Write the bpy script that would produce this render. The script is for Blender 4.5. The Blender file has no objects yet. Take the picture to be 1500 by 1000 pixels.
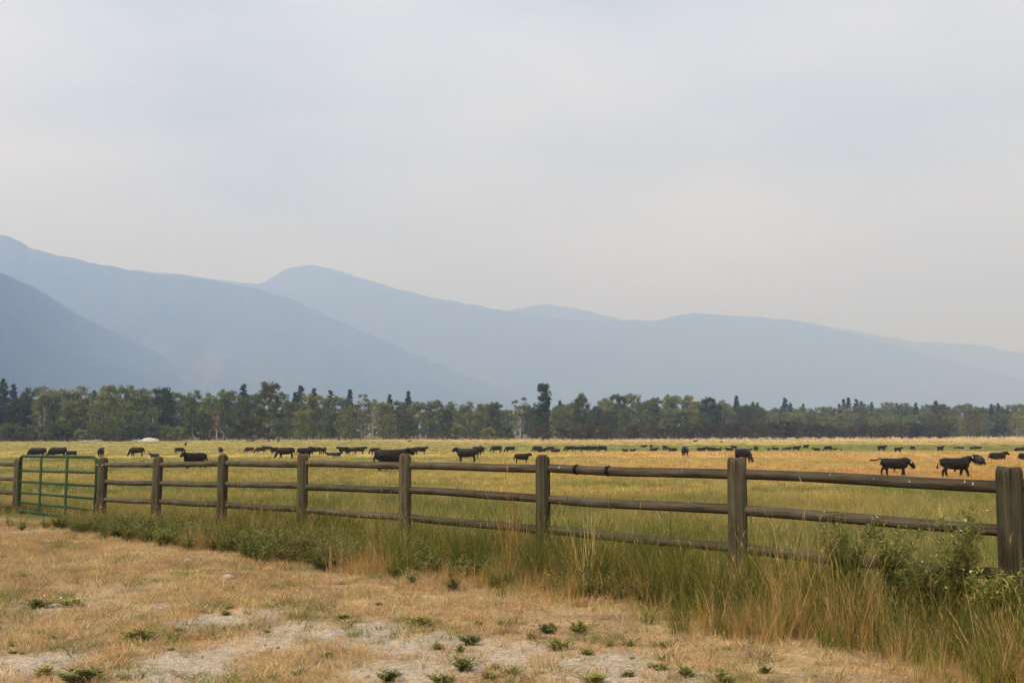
import bpy, math, random
import numpy as np
from mathutils import Vector, Matrix, Euler
R = math.radians
random.seed(7); rng = np.random.default_rng(7)
S = bpy.context.scene; C = S.collection

# ------------------------------------------------------------------ camera, world, sun, exposure
CAMH, F, HZ = 1.55, 1458.0, 632.0
PITCH = math.atan((HZ - 500) / F)
cd = bpy.data.cameras.new('camera'); cam = bpy.data.objects.new('camera', cd); C.objects.link(cam)
cd.sensor_width = 36; cd.lens = F / 1500 * 36; cd.clip_start = 0.1; cd.clip_end = 60000
cam.location = (0, 0, CAMH); cam.rotation_euler = (R(90) + PITCH, 0, 0); S.camera = cam

SUN_EL, SUN_AZ = R(52), R(215)          # azimuth clockwise from +Y: behind the camera, a little to the left
w = bpy.data.worlds.new('World'); S.world = w; w.use_nodes = True
nt = w.node_tree; bg = nt.nodes['Background']
sky = nt.nodes.new('ShaderNodeTexSky'); sky.sky_type = 'NISHITA'; sky.sun_disc = False
sky.sun_elevation = SUN_EL; sky.sun_rotation = SUN_AZ; sky.dust_density = 6; sky.air_density = 1.5
tc = nt.nodes.new('ShaderNodeTexCoord'); mp = nt.nodes.new('ShaderNodeMapping'); mp.inputs['Scale'].default_value = (1, 1, 3.2)
mp.inputs['Location'].default_value = (3.1, 0.7, 1.9)
nz = nt.nodes.new('ShaderNodeTexNoise'); nz.inputs['Scale'].default_value = 1.7; nz.inputs['Detail'].default_value = 5; nz.inputs['Roughness'].default_value = .5
cr = nt.nodes.new('ShaderNodeValToRGB'); cr.color_ramp.elements[0].position = .36; cr.color_ramp.elements[1].position = .64
cr.color_ramp.elements[0].color = (.80, .89, 1.07, 1); cr.color_ramp.elements[1].color = (1.27, 1.30, 1.41, 1)
sc_ = nt.nodes.new('ShaderNodeVectorMath'); sc_.operation = 'SCALE'; sc_.inputs['Scale'].default_value = 7.7
mx = nt.nodes.new('ShaderNodeMix'); mx.data_type = 'RGBA'; mx.inputs['Factor'].default_value = .9   # smoke-veiled overcast over the clear sky
nt.links.new(tc.outputs['Generated'], mp.inputs['Vector']); nt.links.new(mp.outputs['Vector'], nz.inputs['Vector'])
nt.links.new(nz.outputs['Fac'], cr.inputs['Fac']); nt.links.new(cr.outputs['Color'], sc_.inputs[0])
nt.links.new(sky.outputs['Color'], mx.inputs['A']); nt.links.new(sc_.outputs['Vector'], mx.inputs['B'])
nt.links.new(mx.outputs['Result'], bg.inputs['Color']); bg.inputs['Strength'].default_value = .1
sl = bpy.data.lights.new('sun', 'SUN'); sl.energy = 4.2; sl.angle = R(13); sl.color = (1, .93, .82)
so = bpy.data.objects.new('sun', sl); C.objects.link(so)
sd = Vector((math.sin(SUN_AZ) * math.cos(SUN_EL), math.cos(SUN_AZ) * math.cos(SUN_EL), math.sin(SUN_EL)))
so.rotation_euler = sd.to_track_quat('Z', 'Y').to_euler()
S.view_settings.view_transform = 'Standard'; S.view_settings.look = 'None'; S.view_settings.gamma = 1
S.view_settings.exposure = 0.0; S.view_settings.use_curve_mapping = False
S.cycles.use_denoising = True; S.cycles.denoising_prefilter = 'ACCURATE'; S.cycles.use_adaptive_sampling = False; S.cycles.sampling_pattern = 'BLUE_NOISE'; S.cycles.sample_clamp_indirect = 4; S.cycles.max_bounces = 6; S.cycles.diffuse_bounces = 3; S.cycles.volume_bounces = 2
S.cycles.transparent_max_bounces = 4

# ------------------------------------------------------------------ helpers
FWD = Vector((0, math.cos(PITCH), math.sin(PITCH))); UP = Vector((0, -math.sin(PITCH), math.cos(PITCH)))
def ray(px, py):
    return FWD + Vector((1, 0, 0)) * ((px - 750) / F) + UP * ((500 - py) / F)
def at(px, py, D):                       # the point of a pixel's ray that lies D metres ahead
    d = ray(px, py); k = D / d.y
    return Vector((d.x * k, D, CAMH + d.z * k))
_T = np.random.default_rng(3).random((256, 256))
def vn(x, y):
    xi = np.floor(x).astype(int); yi = np.floor(y).astype(int); fx = x - xi; fy = y - yi
    fx = fx * fx * (3 - 2 * fx); fy = fy * fy * (3 - 2 * fy)
    a = _T[xi & 255, yi & 255]; b = _T[(xi + 1) & 255, yi & 255]; c = _T[xi & 255, (yi + 1) & 255]; d = _T[(xi + 1) & 255, (yi + 1) & 255]
    return (a * (1 - fx) + b * fx) * (1 - fy) + (c * (1 - fx) + d * fx) * fy
def fbm(x, y, o=4):
    x = np.asarray(x, float); y = np.asarray(y, float); s = 0; a = .5; t = 0
    for k in range(o):
        s = s + a * vn(x + 17.3 * k, y + 9.1 * k); t += a; a *= .5; x = x * 2.03; y = y * 2.03
    return s / t
def sstep(a, b, x):
    t = np.clip((np.asarray(x, float) - a) / (b - a), 0, 1); return t * t * (3 - 2 * t)
# drop of the ground below the lens against the distance ahead
_dy = [-30000, 0, 6, 7.5, 9.3, 11, 12.8, 14.5, 16.3, 18, 19.8, 23.3, 30, 55, 100, 170, 210, 300, 500, 900, 30000]
_dd = [1.56, 1.56, 1.54, 1.52, 1.50, 1.515, 1.54, 1.58, 1.63, 1.70, 1.77, 1.88, 2.05, 2.45, 2.95, 3.6, 3.9, 4.3, 4.6, 4.9, 5.3]
_lt = np.linspace(math.log(6), math.log(30000), 3000); _ld = np.interp(np.exp(_lt) - 5, _dy, _dd)
_k = np.hanning(61); _k /= _k.sum(); _ld = np.convolve(np.pad(_ld, 30, mode='edge'), _k, 'valid')
def gz(x, y):
    x = np.asarray(x, float); y = np.asarray(y, float)
    d = np.interp(np.log(np.maximum(y, 1) + 5), _lt, _ld)
    r = np.hypot(x, y)
    n = (fbm(x * .9, y * .9, 3) - .5) * .05 * (1 - sstep(40, 90, r)) + (fbm(x * .05 + 7, y * .05, 3) - .5) * .22 * sstep(22, 60, r) * (1 - sstep(700, 1200, r))
    return CAMH - d + n
def ghit(px, py):                        # where a pixel's ray meets the ground
    d = ray(px, py); lo, hi = 2.0, 3000.0
    f = lambda t: CAMH + d.z / d.y * t - float(gz(d.x / d.y * t, t))
    t = lo
    while t < hi and f(t) > 0: t *= 1.02
    a, b = t / 1.02, t
    for _ in range(25):
        m = (a + b) / 2
        if f(m) > 0: a = m
        else: b = m
    return Vector((d.x / d.y * a, a, float(gz(d.x / d.y * a, a))))

def mesh(name, v, f, mat=None, smooth=False, attrs=None):
    me = bpy.data.meshes.new(name)
    me.from_pydata(np.asarray(v).tolist() if isinstance(v, np.ndarray) else v, [], f.tolist() if isinstance(f, np.ndarray) else f)
    if mat: me.materials.append(mat)
    if smooth: me.polygons.foreach_set('use_smooth', [True] * len(me.polygons))
    for k, a in (attrs or {}).items():
        a = np.asarray(a, np.float32)
        if a.ndim == 1: me.attributes.new(k, 'FLOAT', 'POINT').data.foreach_set('value', a)
        else: me.attributes.new(k, 'FLOAT_COLOR', 'POINT').data.foreach_set('color', np.c_[a, np.ones(len(a))].astype(np.float32).ravel())
    me.update(); return me
def obj(name, me, parent=None, loc=None, rot=None, scale=None, **props):
    o = bpy.data.objects.new(name, me); C.objects.link(o)
    if parent: o.parent = parent
    if loc is not None: o.location = loc
    if rot is not None: o.rotation_euler = rot
    if scale is not None: o.scale = scale if hasattr(scale, '__len__') else (scale,) * 3
    for k, v in props.items(): o[k] = v
    return o
def tube(path, rad, n=10, caps=True, ref=(0, 0, 1), sq=2):
    """a tapered tube along path; rad is a number or (side, up) per point"""
    P = [Vector(p) for p in path]; V = []; Fc = []
    for i, p in enumerate(P):
        t = (P[min(i + 1, len(P) - 1)] - P[max(i - 1, 0)]).normalized(); rf = Vector(ref)
        if abs(t.dot(rf)) > .95: rf = Vector((1, 0, 0)) if abs(t.x) < .9 else Vector((0, 1, 0))
        s = t.cross(rf).normalized(); u = s.cross(t)
        r = rad[i] if hasattr(rad, '__len__') else rad
        rs, ru = r if hasattr(r, '__len__') else (r, r)
        for k in range(n):
            a = 2 * math.pi * k / n; g = (abs(math.cos(a)) ** sq + abs(math.sin(a)) ** sq) ** (-1 / sq); V.append(p + s * (math.cos(a) * rs * g) + u * (math.sin(a) * ru * g))
    for i in range(len(P) - 1):
        for k in range(n):
            Fc.append((i * n + k, i * n + (k + 1) % n, (i + 1) * n + (k + 1) % n, (i + 1) * n + k))
    if caps:
        Fc.append(tuple(range(n - 1, -1, -1))); Fc.append(tuple((len(P) - 1) * n + k for k in range(n)))
    return [tuple(v) for v in V], Fc
def join(parts):
    V = []; Fc = []
    for v, f in parts:
        o = len(V); V += list(v); Fc += [tuple(i + o for i in q) for q in f]
    return V, Fc

# materials
def mat(name, rough=.8, spec=.2):
    m = bpy.data.materials.new(name); m.use_nodes = True
    b = m.node_tree.nodes['Principled BSDF']; b.inputs['Roughness'].default_value = rough; b.inputs['Specular IOR Level'].default_value = spec
    return m, m.node_tree, b
def N(t, kind, **kw):
    n = t.nodes.new(kind)
    for k, v in kw.items():
        if k in n.inputs.keys(): n.inputs[k].default_value = v
        else: setattr(n, k, v)
    return n
def ramp(t, fac, stops):
    r = t.nodes.new('ShaderNodeValToRGB'); e = r.color_ramp.elements
    while len(e) < len(stops): e.new(.5)
    for q, (p, c) in zip(e, stops): q.position = p; q.color = (*c, 1)
    t.links.new(fac, r.inputs['Fac']); return r.outputs['Color']
def mixc(t, fac, a, b, mode='MIX'):
    m = t.nodes.new('ShaderNodeMix'); m.data_type = 'RGBA'; m.blend_type = mode
    for s, v in (('Factor', fac), ('A', a), ('B', b)):
        if hasattr(v, 'links') or hasattr(v, 'is_linked'): t.links.new(v, m.inputs[s])
        else: m.inputs[s].default_value = v if s == 'Factor' else (*v, 1)
    return m.outputs['Result']
def noise(t, scale, detail=4, mapscale=None, coord='Object', rough=.55):
    tcn = t.nodes.new('ShaderNodeTexCoord'); n = N(t, 'ShaderNodeTexNoise', Scale=scale, Detail=detail, Roughness=rough); v = tcn.outputs[coord]
    if mapscale:
        m = t.nodes.new('ShaderNodeMapping'); m.inputs['Scale'].default_value = mapscale; t.links.new(v, m.inputs['Vector']); v = m.outputs['Vector']
    t.links.new(v, n.inputs['Vector']); return n.outputs['Fac']
def bump(t, b, h, strength=.4, dist=.02):
    n = N(t, 'ShaderNodeBump', Strength=strength, Distance=dist); t.links.new(h, n.inputs['Height']); t.links.new(n.outputs['Normal'], b.inputs['Normal'])

def wood_mat(name, ms, lichen, drop):
    m, t, b = mat(name, .85, .15)
    g = noise(t, 1, 8, ms, rough=.75)
    c = ramp(t, g, [(.28, (.012, .009, .006)), (.5, (.075, .058, .038)), (.66, (.19, .16, .12))])
    big = noise(t, 2.3, 3)
    oi = t.nodes.new('ShaderNodeObjectInfo')
    c = mixc(t, ramp(t, big, [(.42, (0, 0, 0)), (.7, (.75, .75, .75))]), c, (.13, .118, .095))
    if lichen:
        l = noise(t, 7, 5)
        c = mixc(t, ramp(t, l, [(.5, (0, 0, 0)), (.72, (.6, .6, .6))]), c, (.115, .125, .06))
    if drop:                             # pale bird droppings, splashed on the upper side
        geo = t.nodes.new('ShaderNodeNewGeometry'); sx = t.nodes.new('ShaderNodeSeparateXYZ'); t.links.new(geo.outputs['Normal'], sx.inputs[0])
        tcn = t.nodes.new('ShaderNodeTexCoord'); mpn = t.nodes.new('ShaderNodeMapping'); mpn.inputs['Scale'].default_value = (24, 10, 10)
        ofs = N(t, 'ShaderNodeVectorMath', operation='ADD'); mul = N(t, 'ShaderNodeMath', operation='MULTIPLY'); mul.inputs[1].default_value = 37.0
        t.links.new(oi.outputs['Random'], mul.inputs[0]); t.links.new(tcn.outputs['Object'], ofs.inputs[0]); t.links.new(mul.outputs[0], ofs.inputs[1]); t.links.new(ofs.outputs[0], mpn.inputs['Vector'])
        vo = N(t, 'ShaderNodeTexVoronoi', Scale=1.0, Randomness=1); t.links.new(mpn.outputs['Vector'], vo.inputs['Vector'])
        sp = ramp(t, vo.outputs['Distance'], [(.10, (1, 1, 1)), (.16, (0, 0, 0))])
        sel = ramp(t, vo.outputs['Color'], [(.66, (0, 0, 0)), (.68, (1, 1, 1))])
        up = ramp(t, sx.outputs['Z'], [(-.1, (0, 0, 0)), (.25, (1, 1, 1))])
        c = mixc(t, mixc(t, 1.0, mixc(t, 1.0, sp, sel, 'MULTIPLY'), up, 'MULTIPLY'), c, (.62, .60, .56))
    c = mixc(t, 1.0, c, ramp(t, oi.outputs['Random'], [(0, (.62, .63, .6)), (1, (1.0, .98, .94))]), 'MULTIPLY')
    t.links.new(c, b.inputs['Base Color']); bump(t, b, g, 1.0, .02); return m
M_RAIL = wood_mat('weathered_rail', (1.6, 34, 34), False, True)
M_POST = wood_mat('weathered_post', (30, 30, 1.5), True, False)
m, t, b = mat('green_enamel', .5, .25); M_GREEN = m
c = mixc(t, ramp(t, noise(t, 9, 5), [(.5, (0, 0, 0)), (.75, (.55, .55, .55))]), (.007, .042, .012), (.04, .075, .04)); t.links.new(c, b.inputs['Base Color'])
m, t, b = mat('galvanised', .4, .5); M_STEEL = m; b.inputs['Metallic'].default_value = .7; b.inputs['Base Color'].default_value = (.36, .36, .35, 1)
m, t, b = mat('dark_notch', .95, .05); M_DARK = m; t.links.new(ramp(t, noise(t, 30), [(.3, (.008, .007, .006)), (.7, (.02, .017, .014))]), b.inputs['Base Color'])
m, t, b = mat('black_coat', .45, .2); M_COAT = m
t.links.new(ramp(t, noise(t, 3.5, 4), [(.3, (.0055, .0045, .004)), (.75, (.022, .0155, .012))]), b.inputs['Base Color']); bump(t, b, noise(t, 40, 3), .3, .01)
m, t, b = mat('ear_tag_plastic', .5, .4); M_TAG = m; b.inputs['Base Color'].default_value = (.78, .78, .74, 1)
m, t, b = mat('stone', .9, .2); M_STONE = m
oi = t.nodes.new('ShaderNodeObjectInfo')
t.links.new(mixc(t, .5, ramp(t, noise(t, 6, 5), [(.3, (.28, .25, .21)), (.7, (.56, .53, .48))]), ramp(t, oi.outputs['Random'], [(0, (.24, .2, .16)), (1, (.6, .57, .53))])), b.inputs['Base Color']); bump(t, b, noise(t, 20), .5, .02)
m, t, b = mat('pale_dirt', .95, .1); M_DIRT = m
t.links.new(ramp(t, noise(t, .9, 6), [(.3, (.36, .33, .29)), (.7, (.56, .53, .49))]), b.inputs['Base Color'])
m, t, b = mat('bark', .9, .1); M_BARK = m
t.links.new(ramp(t, noise(t, .8, 5, (1, 1, .25)), [(.3, (.075, .062, .05)), (.7, (.20, .175, .145))]), b.inputs['Base Color'])
m, t, b = mat('pale_bark', .9, .1); M_PALE = m
t.links.new(ramp(t, noise(t, .8, 5, (1, 1, .25)), [(.3, (.28, .25, .21)), (.7, (.50, .46, .40))]), b.inputs['Base Color'])

def leaf_mat(name, cols, trans=.3, inst=False):
    m = bpy.data.materials.new(name); m.use_nodes = True; t = m.node_tree; t.nodes.remove(t.nodes['Principled BSDF']); out = t.nodes['Material Output']
    a = N(t, 'ShaderNodeAttribute', attribute_name='v')
    if inst:
        ic = N(t, 'ShaderNodeAttribute', attribute_name='col', attribute_type='INSTANCER')
        c = mixc(t, 1.0, ic.outputs['Color'], ramp(t, a.outputs['Fac'], [(0, (.62, .64, .6)), (.6, (1, 1, 1)), (1, (1.4, 1.3, 1.15))]), 'MULTIPLY')
    else:
        c = ramp(t, a.outputs['Fac'], [(i / (len(cols) - 1), q) for i, q in enumerate(cols)])
        oi = t.nodes.new('ShaderNodeObjectInfo')
        c = mixc(t, 1.0, c, ramp(t, oi.outputs['Random'], [(0, (.62, .68, .68)), (.5, (1.08, 1.06, 1)), (1, (1.45, 1.32, 1.05))]), 'MULTIPLY')
    d = t.nodes.new('ShaderNodeBsdfDiffuse'); tr = t.nodes.new('ShaderNodeBsdfTranslucent'); ms = t.nodes.new('ShaderNodeMixShader'); ms.inputs[0].default_value = trans
    for q in (d, tr): t.links.new(c, q.inputs['Color'])
    t.links.new(d.outputs[0], ms.inputs[1]); t.links.new(tr.outputs[0], ms.inputs[2]); t.links.new(ms.outputs[0], out.inputs['Surface']); return m
M_BLADE = leaf_mat('grass_blade', None, .3, True)
M_COTTON = leaf_mat('cottonwood_leaf', [(.075, .095, .032), (.145, .168, .056), (.235, .245, .098)])
M_DKLEAF = leaf_mat('dark_leaf', [(.045, .058, .021), (.08, .097, .034), (.13, .142, .052)])
M_PINE = leaf_mat('pine_needle', [(.022, .038, .022), (.038, .058, .030), (.062, .08, .042)], .15)
M_SHRUB = leaf_mat('shrub_leaf', [(.05, .040, .025), (.078, .064, .036), (.12, .104, .052)], .2)
M_OLIVE = leaf_mat('olive_leaf', [(.075, .070, .028), (.12, .105, .042), (.17, .15, .062)])
M_WEED = leaf_mat('weed_leaf', [(.14, .16, .05), (.225, .24, .085), (.33, .33, .14)])
M_PETAL = leaf_mat('petal', [(.5, .42, .5), (.75, .72, .75)])
M_WHITE = leaf_mat('white_petal', [(.75, .75, .72), (.85, .85, .82)])

# ------------------------------------------------------------------ the ground
P0 = np.array([-8.12, 19.8]); P7 = np.array([3.73, 7.48]); STEP = (P7 - P0) / 7
TD = STEP / np.hypot(*STEP); ND = np.array([-TD[1], TD[0]])
if ND[1] < 0: ND = -ND
def fence_sd(x, y): return (x - P0[0]) * ND[0] + (y - P0[1]) * ND[1]
def fence_al(x, y): return (x - P0[0]) * TD[0] + (y - P0[1]) * TD[1]
GREEN = np.array([.195, .205, .062]); YELLOW = np.array([.42, .335, .115]); ORANGE = np.array([.54, .335, .125]); TAN = np.array([.50, .40, .21])
GRAV = [(ghit(px, py), r) for px, py, r in [(70, 905, .75), (190, 893, .55), (300, 912, .4), (430, 915, .45), (470, 935, .4), (740, 962, .9), (890, 968, .7), (640, 945, .55), (1000, 985, .5), (60, 975, .6), (200, 985, .6), (560, 985, .5), (30, 780, 1.2), (560, 920, .4)]]
def gravel(x, y):
    g = np.zeros_like(np.asarray(x, float))
    for p, r in GRAV: g = np.maximum(g, 1 - np.hypot(x - p.x, (y - p.y) * .8) / (r * 1.9))
    n = fbm(x * 1.5, y * 1.5, 4)
    return sstep(.5, .92, np.clip(g, 0, 1) * .95 + (n - .5) * 1.5) * (fence_sd(x, y) < -1.2)
def Dline(px): return np.interp(px, [0, 300, 560, 700, 830, 1000, 1200, 1500], [500, 510, 570, 610, 640, 690, 850, 1000])
def dryness(x, y):
    u = x / np.maximum(y, 1) * F + 750
    n = (fbm(x * .035, y * .06, 4) - .5) * 1.5; n2 = (fbm(x * .22 + 5, y * .22, 4) - .5) * 1.25
    right = sstep(500, 1000, u)
    near = .25 + n * .75 + n2
    patch = np.exp(-((y - 38) / 5) ** 2) * (1 - sstep(380, 560, u)) * .5
    mid = .38 + .46 * right + n * .75 + n2 * .35
    gb = .27 - .36 * right + n * .4 + n2 * .2
    far = .30 + n * .45 + .22 * right
    edge = .85 + n * .3
    d = near + (mid - near) * sstep(38, 56, y + (n * 14)) - patch
    d = d + (gb - d) * sstep(175, 205, y + n * 25)
    d = d + (far - d) * sstep(310, 360, y + n * 30)
    e0 = np.where(u < 620, Dline(u) - 55, 425 + 0 * u); return d + (edge - d) * sstep(0, 45, y + n * 25 - e0)
def field_col(x, y):
    d = np.clip(dryness(x, y), 0, 1.1)[:, None]; far = sstep(400, 470, y)[:, None]
    c = np.where(d < .5, GREEN + (YELLOW - GREEN) * (d / .5), YELLOW + (ORANGE - YELLOW) * ((d - .5) / .5))
    c = c + (TAN - c) * far * np.clip(d, 0, 1) * .7
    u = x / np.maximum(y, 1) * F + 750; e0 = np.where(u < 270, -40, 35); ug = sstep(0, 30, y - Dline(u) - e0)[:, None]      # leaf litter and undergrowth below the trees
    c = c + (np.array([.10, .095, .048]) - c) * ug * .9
    return c * (.82 + .36 * fbm(x * .02 + 3, y * .05, 4))[:, None]
def yard_col(x, y):
    n = fbm(x * .7 + 3, y * .7, 4)[:, None]; n2 = fbm(x * 3, y * 3, 3)[:, None]
    c = np.array([.37, .26, .14]) * (1 - n) + np.array([.50, .36, .20]) * n
    c = c + (np.array([.22, .165, .11]) - c) * sstep(.5, .72, n2) * .7
    g = gravel(x, y)[:, None]
    return c + (np.array([.45, .375, .29]) - c) * g
def ground_col(x, y):
    s = fence_sd(x, y); k = sstep(-1.5, -.4, s)[:, None]
    f = field_col(x, y)
    f = f + (f * np.array([.62, .62, .6]) - f) * (1 - sstep(60, 140, y))[:, None]       # bare thatch between the blades close by
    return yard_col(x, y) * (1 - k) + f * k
ang = np.concatenate([np.arange(-180, -44, 4.0), np.arange(-44, 44, .25), np.arange(44, 180, 4.0)]) * math.pi / 180
rad = np.concatenate([[.02, 1, 2], 3 * 1.0155 ** np.arange(0, 350), np.geomspace(700, 24500, 40)])
A, RR = np.meshgrid(ang, rad); X = RR * np.sin(A); Y = RR * np.cos(A); xf, yf = X.ravel(), Y.ravel()
na, nr = len(ang), len(rad); I = np.arange(nr * na).reshape(nr, na); J = np.roll(I, -1, 1)
q = np.stack([I[:-1], J[:-1], J[1:], I[1:]], -1).reshape(-1, 4)[:, ::-1]
m, t, b = mat('pasture_and_yard_soil', .95, .08); M_GROUND = m
ca = N(t, 'ShaderNodeAttribute', attribute_name='col')
g1 = noise(t, 22, 6, rough=.7); g2 = noise(t, 3.1, 5)
c = mixc(t, 1.0, ca.outputs['Color'], ramp(t, g1, [(.3, (.62, .6, .58)), (.5, (1, 1, 1)), (.72, (1.35, 1.32, 1.25))]), 'MULTIPLY')
c = mixc(t, 1.0, c, ramp(t, g2, [(.3, (.82, .82, .82)), (.7, (1.15, 1.15, 1.15))]), 'MULTIPLY')
vo = N(t, 'ShaderNodeTexVoronoi', Scale=70.0); tcg = t.nodes.new('ShaderNodeTexCoord'); t.links.new(tcg.outputs['Object'], vo.inputs['Vector'])
c = mixc(t, .32, c, ramp(t, vo.outputs['Color'], [(.15, (.55, .53, .5)), (.5, (1, 1, 1)), (.9, (1.5, 1.48, 1.42))]), 'MULTIPLY')
t.links.new(c, b.inputs['Base Color']); hh = N(t, 'ShaderNodeMath', operation='SUBTRACT'); t.links.new(g1, hh.inputs[0]); t.links.new(vo.outputs['Distance'], hh.inputs[1]); bump(t, b, hh.outputs[0], .8, .02)
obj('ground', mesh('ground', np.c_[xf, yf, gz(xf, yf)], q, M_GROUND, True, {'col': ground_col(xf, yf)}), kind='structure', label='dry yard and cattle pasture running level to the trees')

# ------------------------------------------------------------------ mountains
m, t, b = mat('forested_slope', .95, .05); M_MOUNT = m
ca = N(t, 'ShaderNodeAttribute', attribute_name='col')
t.links.new(mixc(t, 1.0, ca.outputs['Color'], ramp(t, noise(t, .016, 8, rough=.75), [(.36, (.45, .45, .45)), (.64, (1.6, 1.6, 1.6))]), 'MULTIPLY'), b.inputs['Base Color'])
def mountain(name, label, D, ridge, depth=.30, spur=.16, tanp=(), D2=None):
    rx = [p[0] for p in ridge]; ry = [p[1] for p in ridge]
    px = np.arange(rx[0], rx[-1] + 1, 4.0); py = np.interp(px, rx, ry)
    k = np.hanning(9); k /= k.sum(); py = np.convolve(np.pad(py, 4, mode='edge'), k, 'valid')
    py = py + (fbm(px * .06, px * 0 + D * .001, 4) - .5) * 5 + (fbm(px * .4, px * 0 + D * .003, 2) - .5) * 1.6
    DD = D + ((D2 or D) - D) * np.clip((px - 0) / max(rx[-1], 1), 0, 1)
    nk = 40; T = np.concatenate([np.linspace(0, 1, nk), 1 + np.linspace(.1, 1, 8)])
    V = []; Cc = []
    base = -7.0
    top = np.array([at(a, c_, g_).z for a, c_, g_ in zip(px, py, DD)]); xs = np.array([at(a, c_, g_).x for a, c_, g_ in zip(px, py, DD)])
    for tt in T:
        d = DD * (1 - depth * (1 - tt)) if tt <= 1 else DD * (1 + depth * .7 * (tt - 1))
        s = tt ** 1.15 if tt <= 1 else max(0, 2 - tt) ** 1.2
        x = xs * d / DD
        h = base + (top - base) * s
        if tt < 1:
            n = fbm(x / (D * .06) + tt * 1.3 + D, x * 0 + tt * 2.2, 5) - .55
            h = h + n * (top - base) * spur * 7 * tt * (1 - tt)
        h = np.maximum(h, base)
        V.append(np.c_[x, x * 0 + d, h])
        f = fbm(x / (D * .02), x * 0 + tt * 9 + D, 4)[:, None]
        col = np.array([.022, .036, .034]) * (1 - f) + np.array([.06, .072, .052]) * f
        for (cx, ct, wx, wt) in tanp:
            kk = np.exp(-((px - cx) / wx) ** 2 - ((tt - ct) / wt) ** 2)[:, None] * sstep(.3, .6, f)
            col = col + (np.array([.15, .125, .09]) - col) * np.clip(kk * .45, 0, 1)
        Cc.append(col)
    n = len(px); I = np.arange(n * len(T)).reshape(len(T), n)
    q = np.stack([I[:-1, :-1], I[:-1, 1:], I[1:, 1:], I[1:, :-1]], -1).reshape(-1, 4)
    obj(name, mesh(name, np.concatenate(V), q, M_MOUNT, True, {'col': np.concatenate(Cc)}), kind='structure', label=label)
mountain('mountain', 'dark blue wooded foothill at the foot of the long ridge', 5600, [(-700, 250), (-300, 330), (0, 399), (50, 420), (110, 458), (150, 478), (200, 503), (260, 528), (330, 552), (420, 585), (520, 628)], .32, .12, (), 13500)
mountain('mountain', 'long blue ridge sloping down from the notched summit', 10200, [(-800, 300), (-300, 325), (-60, 352), (0, 345), (14, 344), (40, 362), (100, 378), (215, 400), (275, 404), (380, 424), (430, 440), (500, 472), (560, 498), (640, 532), (700, 556), (780, 590), (860, 628)], .3, .14, [(320, .45, 60, .14), (250, .55, 50, .12), (530, .10, 90, .09), (600, .14, 60, .07)], 13000)
mountain('mountain', 'hazy rounded peak with a long falling shoulder', 14500, [(200, 395), (290, 406), (345, 413), (382, 417), (420, 394), (458, 387), (490, 395), (560, 417), (640, 437), (740, 455), (880, 475), (1000, 497), (1100, 530), (1180, 556), (1280, 590), (1400, 628)], .25, .12, [(760, .3, 100, .15)], 18500)
mountain('mountain', 'pale rounded mountain with a broad flat crest', 17500, [(780, 470), (905, 468), (960, 469), (1010, 459), (1080, 463), (1160, 469), (1230, 485), (1300, 503), (1400, 530), (1500, 555), (1700, 600), (1900, 628)], .2, .1)
mountain('mountain', 'faint twin summit just showing behind the long shoulder', 19500, [(600, 470), (735, 456), (770, 451), (800, 445), (825, 449), (850, 453), (905, 467), (1000, 478), (1100, 490), (1300, 520)], .12, .08)
mountain('mountain', 'faintest far ridge running out to the valley', 21000, [(1000, 478), (1100, 467), (1160, 468), (1240, 483), (1340, 500), (1420, 503), (1500, 517), (1700, 530), (2300, 520)], .15, .08)

# ------------------------------------------------------------------ trees
def leaf_cloud(cent, rad_, per, size, rs, squash=.8, elong=1.0, droop=0):
    """small leaf-spray faces through a set of clumps"""
    cent = np.asarray(cent); n = len(cent) * per
    c = np.repeat(cent, per, 0); r = np.repeat(rad_, per)
    d = rs.normal(size=(n, 3)); d /= np.linalg.norm(d, axis=1)[:, None]
    p = c + d * (r * rs.random(n) ** .45)[:, None] * np.array([1, 1, squash])
    nrm = d * .6 + rs.normal(size=(n, 3)) * .6 + np.array([0, 0, .35]); nrm /= np.linalg.norm(nrm, axis=1)[:, None]
    a = np.cross(nrm, rs.normal(size=(n, 3))); a /= np.linalg.norm(a, axis=1)[:, None] + 1e-9; bb = np.cross(nrm, a)
    s = (size * (.6 + .8 * rs.random(n)))[:, None]
    v = np.stack([p - a * s * elong, p - bb * s * .6 + a * s * .15, p + a * s * elong, p + bb * s * .6 + a * s * .1], 1).reshape(-1, 3)
    val = np.clip(np.repeat(np.repeat(rs.random(len(cent)), per) * .5 + rs.random(n) * .5, 4), 0, 1)
    return v, np.arange(n * 4).reshape(-1, 4), val
def trunk_mesh(name, H, r, limbs, rs, m=M_BARK, top=.8):
    parts = []; z = np.linspace(0, top * H, 7); w_ = np.cumsum(rs.normal(0, .008 * H, (7, 2)), 0); w_[0] = 0
    parts.append(tube([(a[0], a[1], k) for a, k in zip(w_, z)], [max(r * (1 - .85 * k / (H * top)), .03) for k in z], 7))
    for e in limbs:
        k = min(e[2] * .62, top * H * .8); i = np.interp(k, z, np.arange(7)); bx, by = np.interp(k, z, w_[:, 0]), np.interp(k, z, w_[:, 1])
        mid = ((bx + e[0]) / 2, (by + e[1]) / 2, k + (e[2] - k) * .35)
        parts.append(tube([(bx, by, k - .02 * H), mid, tuple(e)], [r * .42, r * .28, r * .1], 5))
    v, f = join(parts); return mesh(name, v, f, m, True)
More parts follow.
